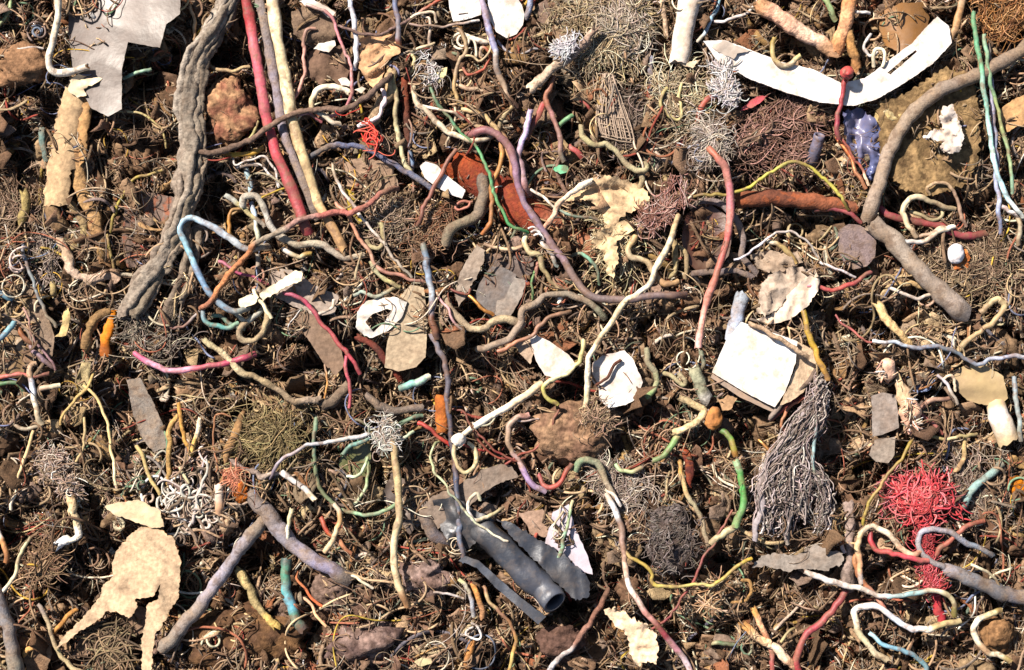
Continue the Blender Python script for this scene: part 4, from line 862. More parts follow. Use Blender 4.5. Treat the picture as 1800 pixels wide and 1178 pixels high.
T('electrical_wire','wire','pale green wire at the top edge between the two tan sticks','plastic','98bc80|88a074',6,'1444,-10 1458,10 1470,34',lift=16)
# tile 1080,300
T('electrical_wire','wire','bright cream wire winding down to the white shard','plastic','e4cc9c|ecdcb8|f0e4c8|e8d8b0|e4d0a8|f0e4cc|ecdcb0',6.6,'1192,380 1183,412 1168,444 1156,468 1142,496 1122,518 1102,526 1088,546 1070,574 1048,606 1034,636 1032,680 1030,716',lift=58,dip=(14,6),wob=.5)
T('electrical_wire','wire','tan wire bent in a double hook under the bright cream wire','plastic','b89c68|c4a878|d4c09c|ccb48c|c8a074|d0a878',7.2,'1132,396 1116,418 1105,438 1110,452 1132,457 1146,468 1156,488 1172,498 1192,492',lift=34)
T('cable','cable','olive arc left of the amber brown cup','dusty','8c7c58|7c6e50',5,'1190,432 1202,438 1208,462 1206,492',lift=22)
T('twig','twig','twisted olive twig in front of the amber brown cup','bark','8a7a58|9c8c68',4.5,'1186,424 1188,448 1184,470 1178,490',lift=30,rough=.2)
T('electrical_wire','wire','long yellow wire arching right from the red cord','plastic','8c7c34|b8a450|c8bc4c|c8c050|b8b058|c0b84c|c8c058|988c3c',4.2,'1218,346 1242,341 1276,342 1308,333 1340,314 1366,296 1388,287 1412,291 1442,308 1466,332 1494,368',lift=54,dip=(10,14))
T('rusty_rod','rod','rusty iron rod lying below the long yellow wire','rust','6a3c26|583020|7c4830|6a402c',12.5,'1296,348 1340,349 1400,354 1470,361 1500,368',lift=24,rough=.07,sides=16)
cup=thing('plastic_cup','cup','amber brown plastic cup lying open behind the salmon red cord',1258,420)
plate_mesh('bowl','film','3a1e16','1206,378 1225,362 1250,360 1276,378 1288,412 1282,448 1262,474 1228,480 1206,458 1198,420',lift=6,th=4,crumple=2,cw=60,bend=-14,bdir=90,ragged=.5,parent=cup)
tube_mesh('rim','dusty','5a5050|6c6262|544c4c',8,'1214,362 1240,352 1272,362 1296,390 1306,424 1304,452 1330,480',lift=26,parent=cup,wob=.5,flat=.6)
tube_mesh('lip','dusty','443c40|504a50',7,'1206,484 1245,478 1290,478 1326,488',lift=20,parent=cup,flat=.6)
T('thin_wire','wire','thin white wire arching over the grey leaves right of the cup','plastic','e8e4ec|d8d4dc|d4ccc8|b0a8a0|a09890',3,'1290,457 1312,449 1336,427 1365,411 1395,408 1420,426 1438,452',lift=46)
T('thin_wire','wire','thin white wire running right toward the dark round disc','plastic','e4e0e0|dcd4d8|e0dcdc',3,'1440,460 1452,467 1472,474 1492,482 1506,488',lift=38)
T('electrical_wire','wire','short yellow brown wire stub among the grey leaves','plastic','d8ccb4|c0a870|c8a868',6,'1352,424 1374,436 1392,450 1397,462',lift=34)
T('pipe_stub','pipe','pale blue grey pipe stub above the white folded box','dusty','7c848c|98a4b8|b0bccc',14,'1304,520 1296,555 1286,600',lift=26,sides=18,rough=.05)
PL('paper_scrap','paper','bright white crumpled leaf of paper above the folded box','paper','ead8c4','1330,562 1356,552 1374,528 1398,505 1424,484 1440,490 1438,512 1418,540 1388,562 1354,570',lift=40,crumple=6,cw=24,ragged=1.5,step=5,tilt=(.1,-.1))
PL('dry_leaf','leaf','dull grey curled leaf joined above the bright white paper','card','9a8c7e','1330,545 1338,500 1360,478 1392,470 1430,472 1442,486 1410,496 1384,520 1366,545 1345,558',lift=30,crumple=12,cw=20,ragged=3,step=5)
PL('dry_leaf','leaf','grey brown curled leaves under the thin white arching wire','card','8c7c6c','1318,448 1350,440 1372,446 1402,440 1412,462 1380,476 1352,480 1330,470',lift=20,crumple=12,cw=14,ragged=3,step=5)
bxw=thing('folded_box','box','bright white folded carton block right of the salmon red cord end',1340,650)
plate_mesh('top_panel','paper','eeeae4','1252,655 1276,600 1303,566 1345,580 1402,600 1398,640 1380,690 1362,716 1310,690',var=.25,lift=40,th=4,crumple=2.5,cw=70,ragged=.5,parent=bxw,tilt=(.05,0))
plate_mesh('side_panel','card','c0a88c','1345,582 1405,602 1434,618 1440,650 1412,690 1390,706 1372,712 1386,680 1400,640 1402,606',lift=36,th=4,crumple=3,cw=60,ragged=1,parent=bxw,tilt=(-.35,.05))  # brownish panel, its colour also dimmed as a face turned from the sun
plate_mesh('front_panel','paper','8c8078','1254,657 1310,691 1362,718 1372,712 1366,726 1352,722 1300,698 1250,664',lift=22,th=12,crumple=1,cw=60,ragged=.3,parent=bxw)  # grey tone paints the shaded face of the white carton
T('twig','twig','brown twig laid across the top of the white folded carton','bark','a08870',4,'1318,568 1350,584 1385,606 1420,628',lift=60,wob=.8)
T('electrical_wire','wire','bright yellow wire falling past the right side of the folded carton','plastic','c8a838|e0b840|e8b44c|e8b058',7,'1412,548 1420,575 1430,605 1442,638 1456,668',lift=50)
T('electrical_wire','wire','red wire from the bright white paper toward the dark disc','plastic','dc8c98|c84c58|d05c54|b84c4c|8c4448',5.2,'1410,502 1438,506 1464,510 1490,501 1516,489 1530,478',lift=42)
T('thin_wire','wire','thin red wire below the dark round disc','plastic','a85458|c87068',3,'1472,552 1484,570 1502,586 1532,602',lift=28)
T('electrical_wire','wire','dark red wire leading left from the hose junction','plastic','6c2c38|8c3444|983c48|8c3440',5.4,'1432,370 1458,366 1485,373 1512,390',lift=26)
T('electrical_wire','wire','crimson wire running under the cream wire rings at right','plastic','a82c4c|8c3440|983c40|b02c50|84403c',8,'1550,368 1578,382 1608,390 1640,396 1668,406 1700,414 1732,408',lift=22,flat=.7)
T('electrical_wire','wire','large cream ring of wire lying over the crimson wire','plastic','c8b090|d8c4a0|e0ceac|b8a888|a09070',6,'1612,418 1594,394 1586,372 1598,354 1622,347 1645,356 1662,366 1678,368',lift=38)
T('electrical_wire','wire','inner olive arc inside the large cream ring','plastic','a89c78|b8ac84',4.6,'1602,370 1622,378 1642,386 1656,378 1656,364',lift=28)
T('thin_wire','wire','upper small tan ring above the large cream ring','plastic','c8ac84|b89c7c|a88c78|a08474',4.4,'1634,342 1630,330 1644,321 1664,323 1678,338 1686,368 1696,400',lift=32)
T('electrical_wire','wire','white tan wire curving beneath the large cream ring','plastic','a8bcc4|e0d8d0|d8c0a8|d8ccb4|e4dcc8',5.6,'1580,421 1602,427 1626,425 1642,412 1656,402 1680,397',lift=40)
T('electrical_wire','wire','tan wire beside the white tan wire crossing the crimson wire','plastic','b8a088|d0bca0',5,'1612,418 1632,410 1650,400 1668,402',lift=34)
LU('plastic_bead','cap','small bright white rounded cap left of the orange cloth','paper','ecebf0',1680,446,15,18,12,lift=22,amp=.1)
PL('cloth_scrap','cloth','orange cloth patch beside the small white cap','soil','b0683c','1680,452 1694,438 1705,446 1702,468 1688,478 1676,468',lift=16,crumple=5,cw=10,ragged=3,step=4)
PL('plastic_disc','disc','dark taupe round disc below the hose junction','dusty','6a5c5c','1472,420 1476,404 1492,394 1512,396 1528,406 1540,424 1538,452 1524,468 1500,474 1484,462 1474,442',lift=16,th=5,crumple=1.5,cw=60,ragged=.6,tilt=(.02,-.08))
T('electrical_wire','wire','tan wire bent in a long loop near the right edge','plastic','b09c74|c4a87c|c8ac80|c8b488|bca47c',6.6,'1684,612 1710,592 1738,574 1758,552 1768,536 1756,526 1738,534 1722,552',lift=30)
T('twig','twig','thick cream stick left of the tan wire loop','bark','c8ac7c|d0b080|c0a070',7.5,'1540,536 1556,558 1574,578 1594,604',lift=30,rough=.12)
T('electrical_wire','wire','white arc of wire below the second grey brown hose','plastic','d0c8bc|dcd0c4|c8b8a4',4.6,'1566,508 1592,518 1618,524 1638,514',lift=30)
T('electrical_wire','wire','blue grey wire waving to the right edge','plastic','ecf0f4|b0bcc8|788494|60707c|8c98a8|a0a4b4|c0c4cc',5,'1532,600 1570,600 1608,611 1648,609 1682,620 1716,640 1752,630 1812,625',lift=36)
T('twig','twig','short brown twig between the grey hose and the tan wire loop','bark','a88c64',4,'1570,500 1600,498 1622,506',lift=22)
T('electrical_wire','wire','pink white wire joining the pale green wires at right','plastic','d8c8cc|e4dcdc|b0a898',5,'1762,364 1776,374 1796,384',lift=40)
T('electrical_wire','wire','dusty cream wire below the end of the pale green wires','plastic','c8b898|a89c84|a89478',5.5,'1790,378 1792,405 1794,432',lift=34)
# ------------------------------------------------------------------ lower left
T('electrical_wire','wire','cream and blue wire bending down below the left edge panels','plastic','b09070|c8a888|d8dce4|e4dcc8|d8c8a8|c8b898',6.8,'62,636 52,648 55,678 60,705 64,728 74,748',lift=36)
T('electrical_wire','wire','salmon red wire at the left edge above the green wire','plastic','d87060|c86460|a86c60',5.2,'-12,660 20,660 52,661 84,659',lift=26)
T('electrical_wire','wire','dark green wire at the left edge','plastic','38804c|3c7450|345c44',5.6,'-12,673 18,669 38,676 50,700',lift=20)
T('electrical_wire','wire','violet wire curving into the left panels','plastic','8c7c90|7c6874|6c5a5c',5.4,'48,596 60,620 76,634 92,644',lift=28)
T('twig','twig','thin tan straw with a fork left of the rust orange strip','fibre','a88c5c',2.6,'166,654 148,688 124,712 108,735 106,748',lift=32)
T('twig','twig','long thin curved straw right of the forked straw','fibre','b8a070|c8b080|d8c8a0',2.6,'142,678 168,698 186,735 196,790 203,852',lift=30)
T('twig','twig','straight thin straw near the left edge','fibre','b89c74|c8ac84|d8c8b0',2.9,'61,758 50,790 35,830 18,896',lift=30)
T('twig','twig','thin brown straw beside the curly white fibres','fibre','a08c60',3.4,'242,780 262,835 282,872',lift=28)
T('twig','twig','bent straw between the two long straws','fibre','a08c68',2.6,'146,735 150,775 146,792 132,812',lift=26)
T('electrical_wire','wire','short cream stub right of the cream and blue wire','plastic','d8b89c|dcd0b0',6,'64,685 86,682 106,679',lift=26)
T('electrical_wire','wire','grey stub under the cream and blue wire','plastic','b0a48c',5,'20,745 48,752 74,752',lift=24)
TU('fibre_tuft','fibre tuft','light felted lump with a pale face at lower left','b8a090 98806c d4c4b8','95,820 100,845 118,860 90,790',15,420,24,lift=12,hz=18)
PL('plastic_sheet','plastic scrap','tapering grey plastic sheet below the pink wire','dusty','6c6660','222,668 246,664 266,700 286,745 294,788 268,794 246,765 232,720',lift=8,crumple=3,cw=40)
T('twig','twig','orange brown stick of the open V pair','bark','b08448',3.8,'312,708 320,742 328,772 336,798',lift=28)
T('twig','twig','paler stick of the open V pair','bark','c09c5c|e0ccb0',4.2,'338,798 345,770 353,738',lift=28)
T('twig','twig','kinked tan stick left of the open V pair','bark','a08050',5,'312,732 300,752 297,800 292,848',lift=24)
T('electrical_wire','wire','bright pink wire sagging from the foot of the root bundle','plastic','e86c98|f0a8c0|e89cb4|d8607c|b84060|a03c54',7,'236,622 255,634 280,646 310,652 350,647 400,637 448,624',lift=40,dip=(6,12),wob=.4)
TU('fibre_tuft','fibre tuft','dense white curly fibres above the pale flap of the torn sheet','c8bcb0 a89484 e0d8cc 8c7868','300,850 330,870 340,900 370,860 380,890 345,840',34,110,60,lift=12,hz=16,curl=.9,r=2.8)
T('twig','twig','small bright cream stick by the curly white fibres','plastic','e8d8a8',3.4,'316,820 324,836 331,850',lift=32)
T('root','root','long tan root running right under the dark pit','bark','a09474|b0a080|8c7c60|7c6c58|8c7c6c',5.4,'358,598 392,624 424,652 462,668 492,688 518,705 560,702',lift=34,rough=.14)
T('twig','twig','fat brown seed stalk above the orange patch','bark','6c5238|8c6c48|8a6c4c',9.5,'432,722 416,752 402,785 394,815',lift=22,rough=.1,taper=.3)
T('thin_wire','wire','thin orange wire frame left of the fat brown seed stalk','plastic','a87048|b87c58',2.4,'404,732 390,728 377,738 375,775 378,800 380,832',lift=28)
T('thin_wire','wire','thin orange wire hanging above the red pink fork','plastic','b89070|e0a058|d89850',2.8,'572,640 576,665 570,700',lift=28)
T('electrical_wire','wire','pale grey wire rising right to the fluffy node','plastic','7c7480|989098|b8b8bc|d4d4d0|e0dcdc',4.6,'476,838 492,812 512,795 540,782 580,775 620,770 648,762',lift=42,r2=5.4,dip=(10,2))
T('root','root','frayed grey twig below the pale grey wire','bark','7c6c64|98887c',4.5,'408,815 440,822 470,834 492,828',lift=26,rough=.3,wob=2)
TU('fibre_tuft','fibre tuft','pale fluffy node where cream wire and green loops meet','c8c4b8 a8988c e0dcd0','668,745 680,762 676,785',10,300,22,lift=36,hz=12)
T('electrical_wire','wire','large olive green wire loop left of the fluffy node','plastic','689c7c|58705c|687c5c|788864|80a880|8cb894|70906c',5,'556,732 552,765 552,805 560,845 576,876 606,896 642,904 672,902 694,890',lift=28)
T('electrical_wire','wire','teal wire from the fluffy node curving left','plastic','78b0b0|6c9c90|5c7c6c',5.4,'662,766 640,776 618,784 600,800',lift=34)
T('electrical_wire','wire','light green wire drop inside the olive loop','plastic','789c70|98bc80|b8d0a0|a8b898',4,'645,800 647,835 640,866 622,888',lift=32)
T('electrical_wire','wire','mint green wire bow inside the olive loop','plastic','e0ecd0|c0d4ac|88a87c',4,'606,838 624,834 638,822 646,804',lift=34)
T('electrical_wire','wire','small green hook above the fluffy node','plastic','50785c|608c6c',4,'622,738 636,742 646,752 648,768',lift=26)
T('electrical_wire','wire','brown pink wire stub inside the olive loop','plastic','8c7464',4.5,'576,824 592,830 606,838',lift=26)
T('electrical_wire','wire','green wire bow right of the fluffy node','plastic','5c7c64|709478|58705c',5,'682,770 700,745 722,735 742,730',lift=24)
T('electrical_wire','wire','long jointed cream stick hanging down from the fluffy node','plastic','a89478|c0a87c|d0bc8c|e0ccA0|ecd8b0|e8d0a4|b8885c'.lower(),8.6,'680,758 690,778 696,812 700,858 701,905 694,950 692,992 700,1032 716,1066',lift=48,dip=(6,10),wob=.5,rough=.08)
T('electrical_wire','wire','white wire tip right of the fluffy node','plastic','e0e4d0|c0d0ac',4.4,'693,776 708,768 728,756',lift=38)
T('electrical_wire','wire','fat bright white wire piece below the pale grey wire','plastic','f0ece8|f0e8e0|ecd8b8',6.5,'494,828 510,842 532,856 554,880',lift=40,dip=(0,0),wob=.5)
T('twig','twig','white and tan stub standing above the curly rust fibres','paper','e8dcd0|c89c7c',8.5,'386,852 387,875 387,902',lift=26)
LU('foam_lump','foam','bright orange foam lump right of the white and tan stub','soil','b86828',425,865,14,20,12,lift=18,amp=.25,col2='8c4c24')
TU('fibre_tuft','fibre tuft','salmon frayed fibres above the bright orange foam lump','d08c70 b87058','405,838 420,845',9,60,26,lift=26,hz=6)
T('hose','hose','thick lavender grey hose lying left of the jointed cream stick','dusty','5c5450|6c6464|7c7880|848090|78748c|6c6460',17,'440,868 470,905 500,944 540,978 580,1002 612,1016',lift=34,sides=18,rough=.05,dip=(12,14))
T('electrical_wire','wire','thin cream core sticking out of the lavender grey hose end','plastic','a8ac94|ece4c0|e8e0c8',3.8,'606,1006 625,1018 656,1034',lift=32)
T('hose','hose','grey hose sloping down left from the lavender grey hose','dusty','6c645c|78747c|84808c|78706c|706860',13,'462,912 430,952 396,1004 360,1052 320,1100 284,1138',lift=34,sides=16,rough=.06,dip=(14,12))
T('hose','hose','teal blue hose stub below the lavender grey hose','plastic','3c5c58|489078|58a8ac|5cb4c8|58907c|584c48',11.5,'506,984 502,1012 506,1042 516,1072 534,1108',lift=24,sides=16)  # lighter blue band in the colours imitates the highlight on the teal hose
T('electrical_wire','wire','red orange wire crossing behind the cream cross piece','plastic','a83c28|c84c34|c8602c|d8946c|c87c58',5,'564,908 578,934 594,952 608,964 618,972',lift=26)
T('electrical_wire','wire','cream wire piece crossing over the red orange wire','plastic','ecdcc0|dcae78|e0c8a0|d8bc94',6,'588,888 598,902 594,926 586,948 572,968',lift=36)
T('electrical_wire','wire','short yellow cream wire left of the red orange wire','plastic','e0d4a8|f0ecd4',5,'513,895 511,918 504,952',lift=44)
T('twig','twig','thin red brown twig right of the teal blue hose','fibre','a86848|b86040',2.6,'523,1003 522,1016 540,1038 552,1056 566,1066',lift=20)
T('twig','twig','thin tan zigzag twig right of the teal blue hose','fibre','b89478|d0a880',2.8,'524,1046 546,1062 554,1080 572,1102',lift=22)
T('root','root','yellowish tapering root under the grey sloping hose','bark','a89468|8c7c58|b09458',7,'416,1002 432,1022 450,1056 462,1084 484,1104',lift=18,rough=.15)
LU('rubble_lump','clod','wide brown clod at the lower edge left of the teal hose','soil','6e5238',430,1128,90,50,20,lift=-16,amp=.4,col2='4c382a')
LU('rubble_lump','clod','mauve grey crumbly clod at the lower edge right of the teal hose','soil','7c6860',640,1130,60,44,30,lift=-4,amp=.35,col2='544440')
LU('rubble_lump','clod','brown crumbly clod under the lavender hose end','soil','6c5a50',590,1040,32,34,22,lift=0,amp=.35)
T('electrical_wire','wire','teal wire with a pale knob beside the long rod','plastic','5c9088|78b0a4|98b8a8|d8d4b8',8,'698,682 716,676 738,668 758,660',lift=26)
T('cable','cable','dark grey cable curving under the teal wire with a knob','dusty','5c524c|4c4642|544c48',9,'640,694 668,714 700,722 742,716',lift=18)
T('twig','twig','dark red rod left of the taupe plate foot','bark','5c2c24|4c2420|6c2c20',6,'628,592 660,610 684,640 706,672',lift=14)
T('twig','twig','brown cable stub under the red pink fork','bark','5c5044|6c5e50',10,'562,718 590,708 612,680',lift=14,rough=.1)
PL('film_scrap','plastic scrap','dark olive translucent film inside the olive wire loop','film','4a5030','598,800 620,782 652,780 652,840 640,888 616,902 598,878 592,838',lift=4,crumple=5,cw=30)
# big torn brown sheet
ls=thing('torn_sheet','card','tan torn sheet with two long legs standing at lower left',250,1000)
plate_mesh('sheet','card','b0987c','248,926 285,932 306,948 316,980 317,1020 312,1054 298,1072 283,1104 272,1115 268,1150 265,1190 248,1190 250,1120 260,1062 277,1054 282,1026 270,1048 237,1054 242,1066 226,1087 204,1074 188,1074 174,1089 143,1107 97,1143 107,1123 143,1089 176,1049 181,1028 199,1013 196,990 209,962 230,939',lift=38,th=4,crumple=7,cw=55,ragged=2.2,step=5,parent=ls,edge='c89c5c')
plate_mesh('top_flap','paper','d8c4a0','184,891 204,884 244,879 282,898 288,926 265,928 229,914 199,904',lift=44,th=4,crumple=4,cw=30,ragged=1.5,step=5,parent=ls)
PL('card_scrap','card','dull brown backing sheet under the tan torn sheet','card','6c5848','205,1080 240,1064 260,1070 252,1112 215,1130 160,1150 120,1160 150,1110 185,1088',lift=2,crumple=4,cw=50)
T('bark_strip','bark','bright cream branching chip above left of the torn sheet','bark','b89c78|d8c098|e8dcc8|ece8e4',8,'122,872 130,898 138,922 132,942 104,956',lift=32,rough=.25,wob=1.5)
T('electrical_wire','wire','cream olive wire near the left edge below the straight straw','plastic','8c8868|b8b48c|c8bc94|dccca8|ece4d0',4.8,'53,942 36,966 29,990 24,1016 4,1042',lift=30)
T('electrical_wire','wire','orange and cream wire ending at the left edge','plastic','e0d8d0|d89860|c07c48',6,'-8,930 4,950 12,970 10,985',lift=26)
T('hose','hose','slate grey hose curving at the lower left corner','dusty','5c5c64|68686c|6c6a62',15,'-10,1040 8,1086 22,1130 34,1190',lift=28,sides=16)
T('cable','cable','thin grey tan cable hooking left of the torn sheet','dusty','7c7470|98886c|a0906c|b0a07c',5.4,'70,1060 80,1084 92,1120 102,1148 124,1168 150,1184',lift=26)
T('twig','twig','orange brown straw beside the thin grey tan cable','bark','a87844',4,'96,1110 112,1090 132,1072',lift=18)
T('twig','twig','tan wood sliver at the lower left','bark','b88c58',4.6,'42,1148 62,1130 72,1118',lift=14)
TU('fibre_tuft','fibre tuft','hanging brown root hairs left of the torn sheet','8c7058 a88c70 6c5440','78,960 80,985 75,1005',14,240,44,lift=12,hz=12)
TU('fibre_tuft','fibre tuft','knotted dark roots between the legs of the torn sheet','6c5c48 8c7a60 4c3e32','180,1110 195,1140 200,1170 170,1160',18,150,60,lift=10,hz=12,r=1.8)
PL('plastic_shell','plastic scrap','round brown shell at the lower left corner beside the slate grey hose','dusty','7c6048','30,1090 60,1088 84,1110 92,1150 80,1182 48,1182 36,1140',lift=0,crumple=5,cw=30,bend=14)
# ------------------------------------------------------------------ lower middle
PL('plastic_shard','plastic scrap','bright white triangular shard left of the yellow hooked wire','paper','f0ece8','929,588 944,590 966,600 1000,624 1012,640 1004,656 984,666 958,660 942,634',var=.2,lift=30,th=5,crumple=2,cw=40,ragged=.5,edge='c8a890')
PL('plastic_shard','plastic scrap','tan dull flap attached left of the bright triangular shard','card','a89480','904,600 929,590 940,618 932,640 914,622',lift=20,crumple=3,cw=20)
sh=PL('plastic_shard','plastic scrap','bright white five sided shard with a dark wire across it','paper','f0e8e0','1042,638 1060,624 1098,616 1112,630 1120,648 1130,672 1120,700 1100,712 1070,718 1054,704 1052,682 1040,668',var=.25,lift=28,th=5,crumple=2.5,cw=40,ragged=.9,edge='a86840')
T('thin_wire','wire','short dark wire lying across the five sided white shard','bark','4c2c24',2.6,'1048,676 1064,666 1076,650 1092,630',lift=46,dip=(1,1))
T('electrical_wire','wire','yellow wire with a hooked lower end between the two white shards','plastic','dcd49c|d8d08c|f0e4b0|e8e0b0|ccc470|b8b058',5.4,'1026,600 1022,628 1008,648 992,662 966,668 953,680 956,696 966,706 978,714',lift=48)
sw=thing('swab_stick','stick','cream dowel with a white knob and a tan ring at its lower end',870,720)
tube_mesh('shaft','card','c8ac8c|d8c0a0|ecdcc4|f0e4cc',5.8,'952,674 920,698 880,722 834,749',lift=48,parent=sw,wob=.3,dip=(8,0))
tube_mesh('neck','paper','e8dcc0',5,'829,752 822,758 815,764',lift=46,parent=sw,wob=0,dip=(0,0))
lump_mesh('knob','paper','ece4d8',806,772,13,12,10,lift=48,amp=.14,parent=sw)
tube_mesh('ring','plastic','e0d0a4|dccc9c|d8c898|e0d0a8',5,'798,782 799,800 806,822 818,831 832,822 838,804 833,788 822,778',lift=38,parent=sw,wob=.3,dip=(0,0))
for k_,(lb,p_,c_,r_) in enumerate([('short bright red wire left of the white knob','738,744 758,752 774,770 788,782','b83c38|c83430',5),('thin dark red wire from the rust coil down to the U shaped wires','782,716 812,724 826,748 842,775 868,800 900,812','7c2c28|8c3028',2.6),('thin red wire rising right over the U shaped wires','890,816 914,800 938,790 960,768 972,745 982,720','8c342c|a04438|7c4034',3.2),('thin red wire pointing at the knob from the right','815,782 836,790 852,795','a03430',3.2),('faint red wire crossing the brown mound foot','836,758 866,790 902,808 925,806','8c2c2c',2.8)]):
    T('thin_wire','wire',lb,'plastic',c_,r_,p_,lift=26+2*k_)
T('thin_wire','wire','thin pale green wire trailing from the olive loop to the black pipe','plastic','88946c|a8b488|b8c49c|90a088|c8d0b0|e4e4c8|ece4cc',3,'772,772 757,790 758,815 772,840 796,872 826,908 850,928 872,942 894,954',lift=52,dip=(14,2))
T('electrical_wire','wire','white wire loop at the side of the thin pale green wire','plastic','c8c4a4|e4dcc0|ece4d4|e8e0dc|d0c8a8|b0a880|9c9070',4.6,'845,880 838,868 826,874 822,892 826,908 840,914 860,904 884,888',lift=46)
T('electrical_wire','wire','tan to lavender wire forming the left arm of a U','plastic','b88880|a89080|a89078|a88c88|9c84ac|a894a8',6.6,'928,726 908,736 894,754 896,780 912,808 928,834 938,852 956,860',lift=34)
T('electrical_wire','wire','red wire forming the right arm of the U','plastic','a84050|b84c50|c84844|a83830|6c3c34',6,'946,834 954,850 970,856 984,848 994,830 1004,812',lift=32)
T('thin_wire','wire','thin white wire above the left arm of the U','plastic','e0d0cc',2.6,'904,740 926,740 944,736',lift=34)
PL('leather_scrap','card','long flat taupe scrap lying left of the U shaped wires','card','6e6258','736,898 760,872 800,856 846,826 880,816 898,818 912,838 880,848 850,866 826,890 800,902 770,930 742,930',lift=16,th=4,crumple=3,cw=60,ragged=1.2)
LU('rubble_lump','clod','large brown crumbly mound right of the U shaped wires','soil','6e5444',1010,770,62,50,34,lift=-8,amp=.3,col2='8c7058')
TU('fibre_tuft','fibre tuft','tan fuzz on the crumbly mound below the five sided shard','b89c80 98806c 7c6654','1030,745 1050,725 1060,745',14,240,20,lift=34,hz=14)
T('cable','cable','dull green cable arching right of the U shaped wires','dusty','687c60|5c7c60|6c7460|8c8068|a09480|98887c',8,'1010,822 1022,808 1040,808 1056,824 1066,850 1078,880',lift=30)
T('power_cord','cord','red white and blue cord running down to the bottom edge','plastic','c8b8a8|e4e0dc|8c7468|8c7064|ecc8b0|f0e4d8|e4c4b8|d89890|a84050|c88c98|dcc8d0|e0a898',6.8,'1066,868 1080,895 1092,925 1096,965 1100,1005 1112,1040 1134,1075 1158,1102 1182,1132 1204,1160 1220,1190',lift=44,dip=(10,0),wob=.4)
T('electrical_wire','wire','wavy white wire left of the red white and blue cord head','plastic','dcccb4|ece4dc',4.5,'1062,858 1078,872 1090,890',lift=30)
# black pipe with flanges
bp_=thing('black_pipe','pipe','flattened black plastic pipe with an open end at the lower middle',930,1000)
tube_mesh('barrel','black','24282e|2a2e36|30343e|3a3e48',27,'838,922 880,960 925,1005 956,1036 974,1056',lift=30,parent=bp_,hollow=.8,sides=30,rough=.16,wob=.8,flat=.8,dip=(16,0),zs=[0,0,0,0,0,4,36])
plate_mesh('lower_flange','black','3c4048','806,986 818,978 842,986 880,1020 920,1054 960,1084 946,1098 912,1068 872,1034 838,998 824,992',lift=36,th=5,crumple=3,cw=40,ragged=.8,parent=bp_)
plate_mesh('upper_flange','black','2a2e36','872,912 905,922 940,945 985,972 1020,1000 1036,1022 1034,1050 1012,1056 995,1040 960,1005 935,980 905,950',lift=30,th=5,crumple=5,cw=34,ragged=2.5,parent=bp_,tilt=(-.05,.1),step=5)
plate_mesh('rear_flange','black','2a2c30','760,880 800,872 840,900 872,915 850,940 812,975 790,960 770,920',lift=18,th=4,crumple=12,cw=30,ragged=2,parent=bp_)
PL('plastic_plate','plastic scrap','pale translucent plate behind the black pipe','film','a8a0a8','972,900 1000,886 1012,930 1034,980 1042,1010 1012,1002 985,972 958,955',lift=18,crumple=2,cw=60,ragged=.8)
PL('plastic_plate','plastic scrap','flat brown plate between the black pipe and the pale plate','card','8c7464','912,902 950,896 974,904 960,944 935,940',lift=12,crumple=2,cw=60)
T('electrical_wire','wire','pale green wire standing on the pale translucent plate','plastic','b8b088|a8c898|90c0a0|88b898',4.6,'1006,880 1000,910 993,945 982,980',lift=36)
T('thin_wire','wire','cream hook of wire on the pale translucent plate','plastic','c8b898|ece4d0',3.4,'990,898 976,918 974,930 988,942',lift=34)
T('root','root','thin brown and grey root rising from the bottom edge','bark','5c4438|6c4c40|7c5c50|98908c|a8a4a4',5,'1070,1034 1052,1065 1028,1102 1010,1134 985,1156 962,1188',lift=26)
T('electrical_wire','wire','orange cream wire winding to the bottom edge left of the open pipe','plastic','a87c58|ccb080|987058|b08058|d0a050|ecd080|e8c070',4.8,'850,1030 860,1052 878,1076 896,1096 906,1120 902,1146 892,1188',lift=28)
T('twig','twig','orange brown stick under the left end of the black pipe','bark','b07c48|987050',5,'832,1030 842,1055 848,1085',lift=20)
T('cable','cable','olive grey cord curving under the left end of the black pipe','dusty','a09c74|8c8878|8c9098|a0a0a0',5,'806,1020 820,1034 828,1052 834,1084',lift=24)
T('thin_wire','wire','thin white wire left of the olive grey cord','plastic','8c8078|d8d0cc|a89888',3,'764,1042 792,1044 816,1052',lift=26)
T('rubber_ring','ring','small white wire loop below the olive grey cord','plastic','d8d0c8',3.2,'830,1098 822,1110 824,1120 838,1122 844,1112 836,1100 828,1096',lift=26,dip=(0,0))
T('twig','twig','brown stick under the small white wire loop','bark','a87444|7c5838',7,'832,1126 826,1150 818,1188',lift=16)
PL('plastic_chip','chip','pale yellow chip near the bottom edge left of the small white loop','paper','ccc094','728,1164 742,1156 758,1158 760,1166 740,1172',lift=20,crumple=2,cw=10)
LU('rubble_lump','clod','crumbly mauve clod under the long rod foot','soil','6c5850',745,1010,40,34,22,lift=0,amp=.4,col2='8c7870')
LU('rubble_lump','clod','dark brown clod under the open pipe end','soil','544038',985,1130,45,30,22,lift=0,amp=.3)
T('cable','cable','black hose end low behind the taupe scrap','dusty','38363a|48444a',13,'742,905 760,940 790,955',lift=10)
PL('film_scrap','plastic scrap','dark grey sheet under the jointed cream stick','film','4c4440','690,830 740,860 760,900 720,940 690,900 670,870',lift=-2,crumple=6,cw=40)
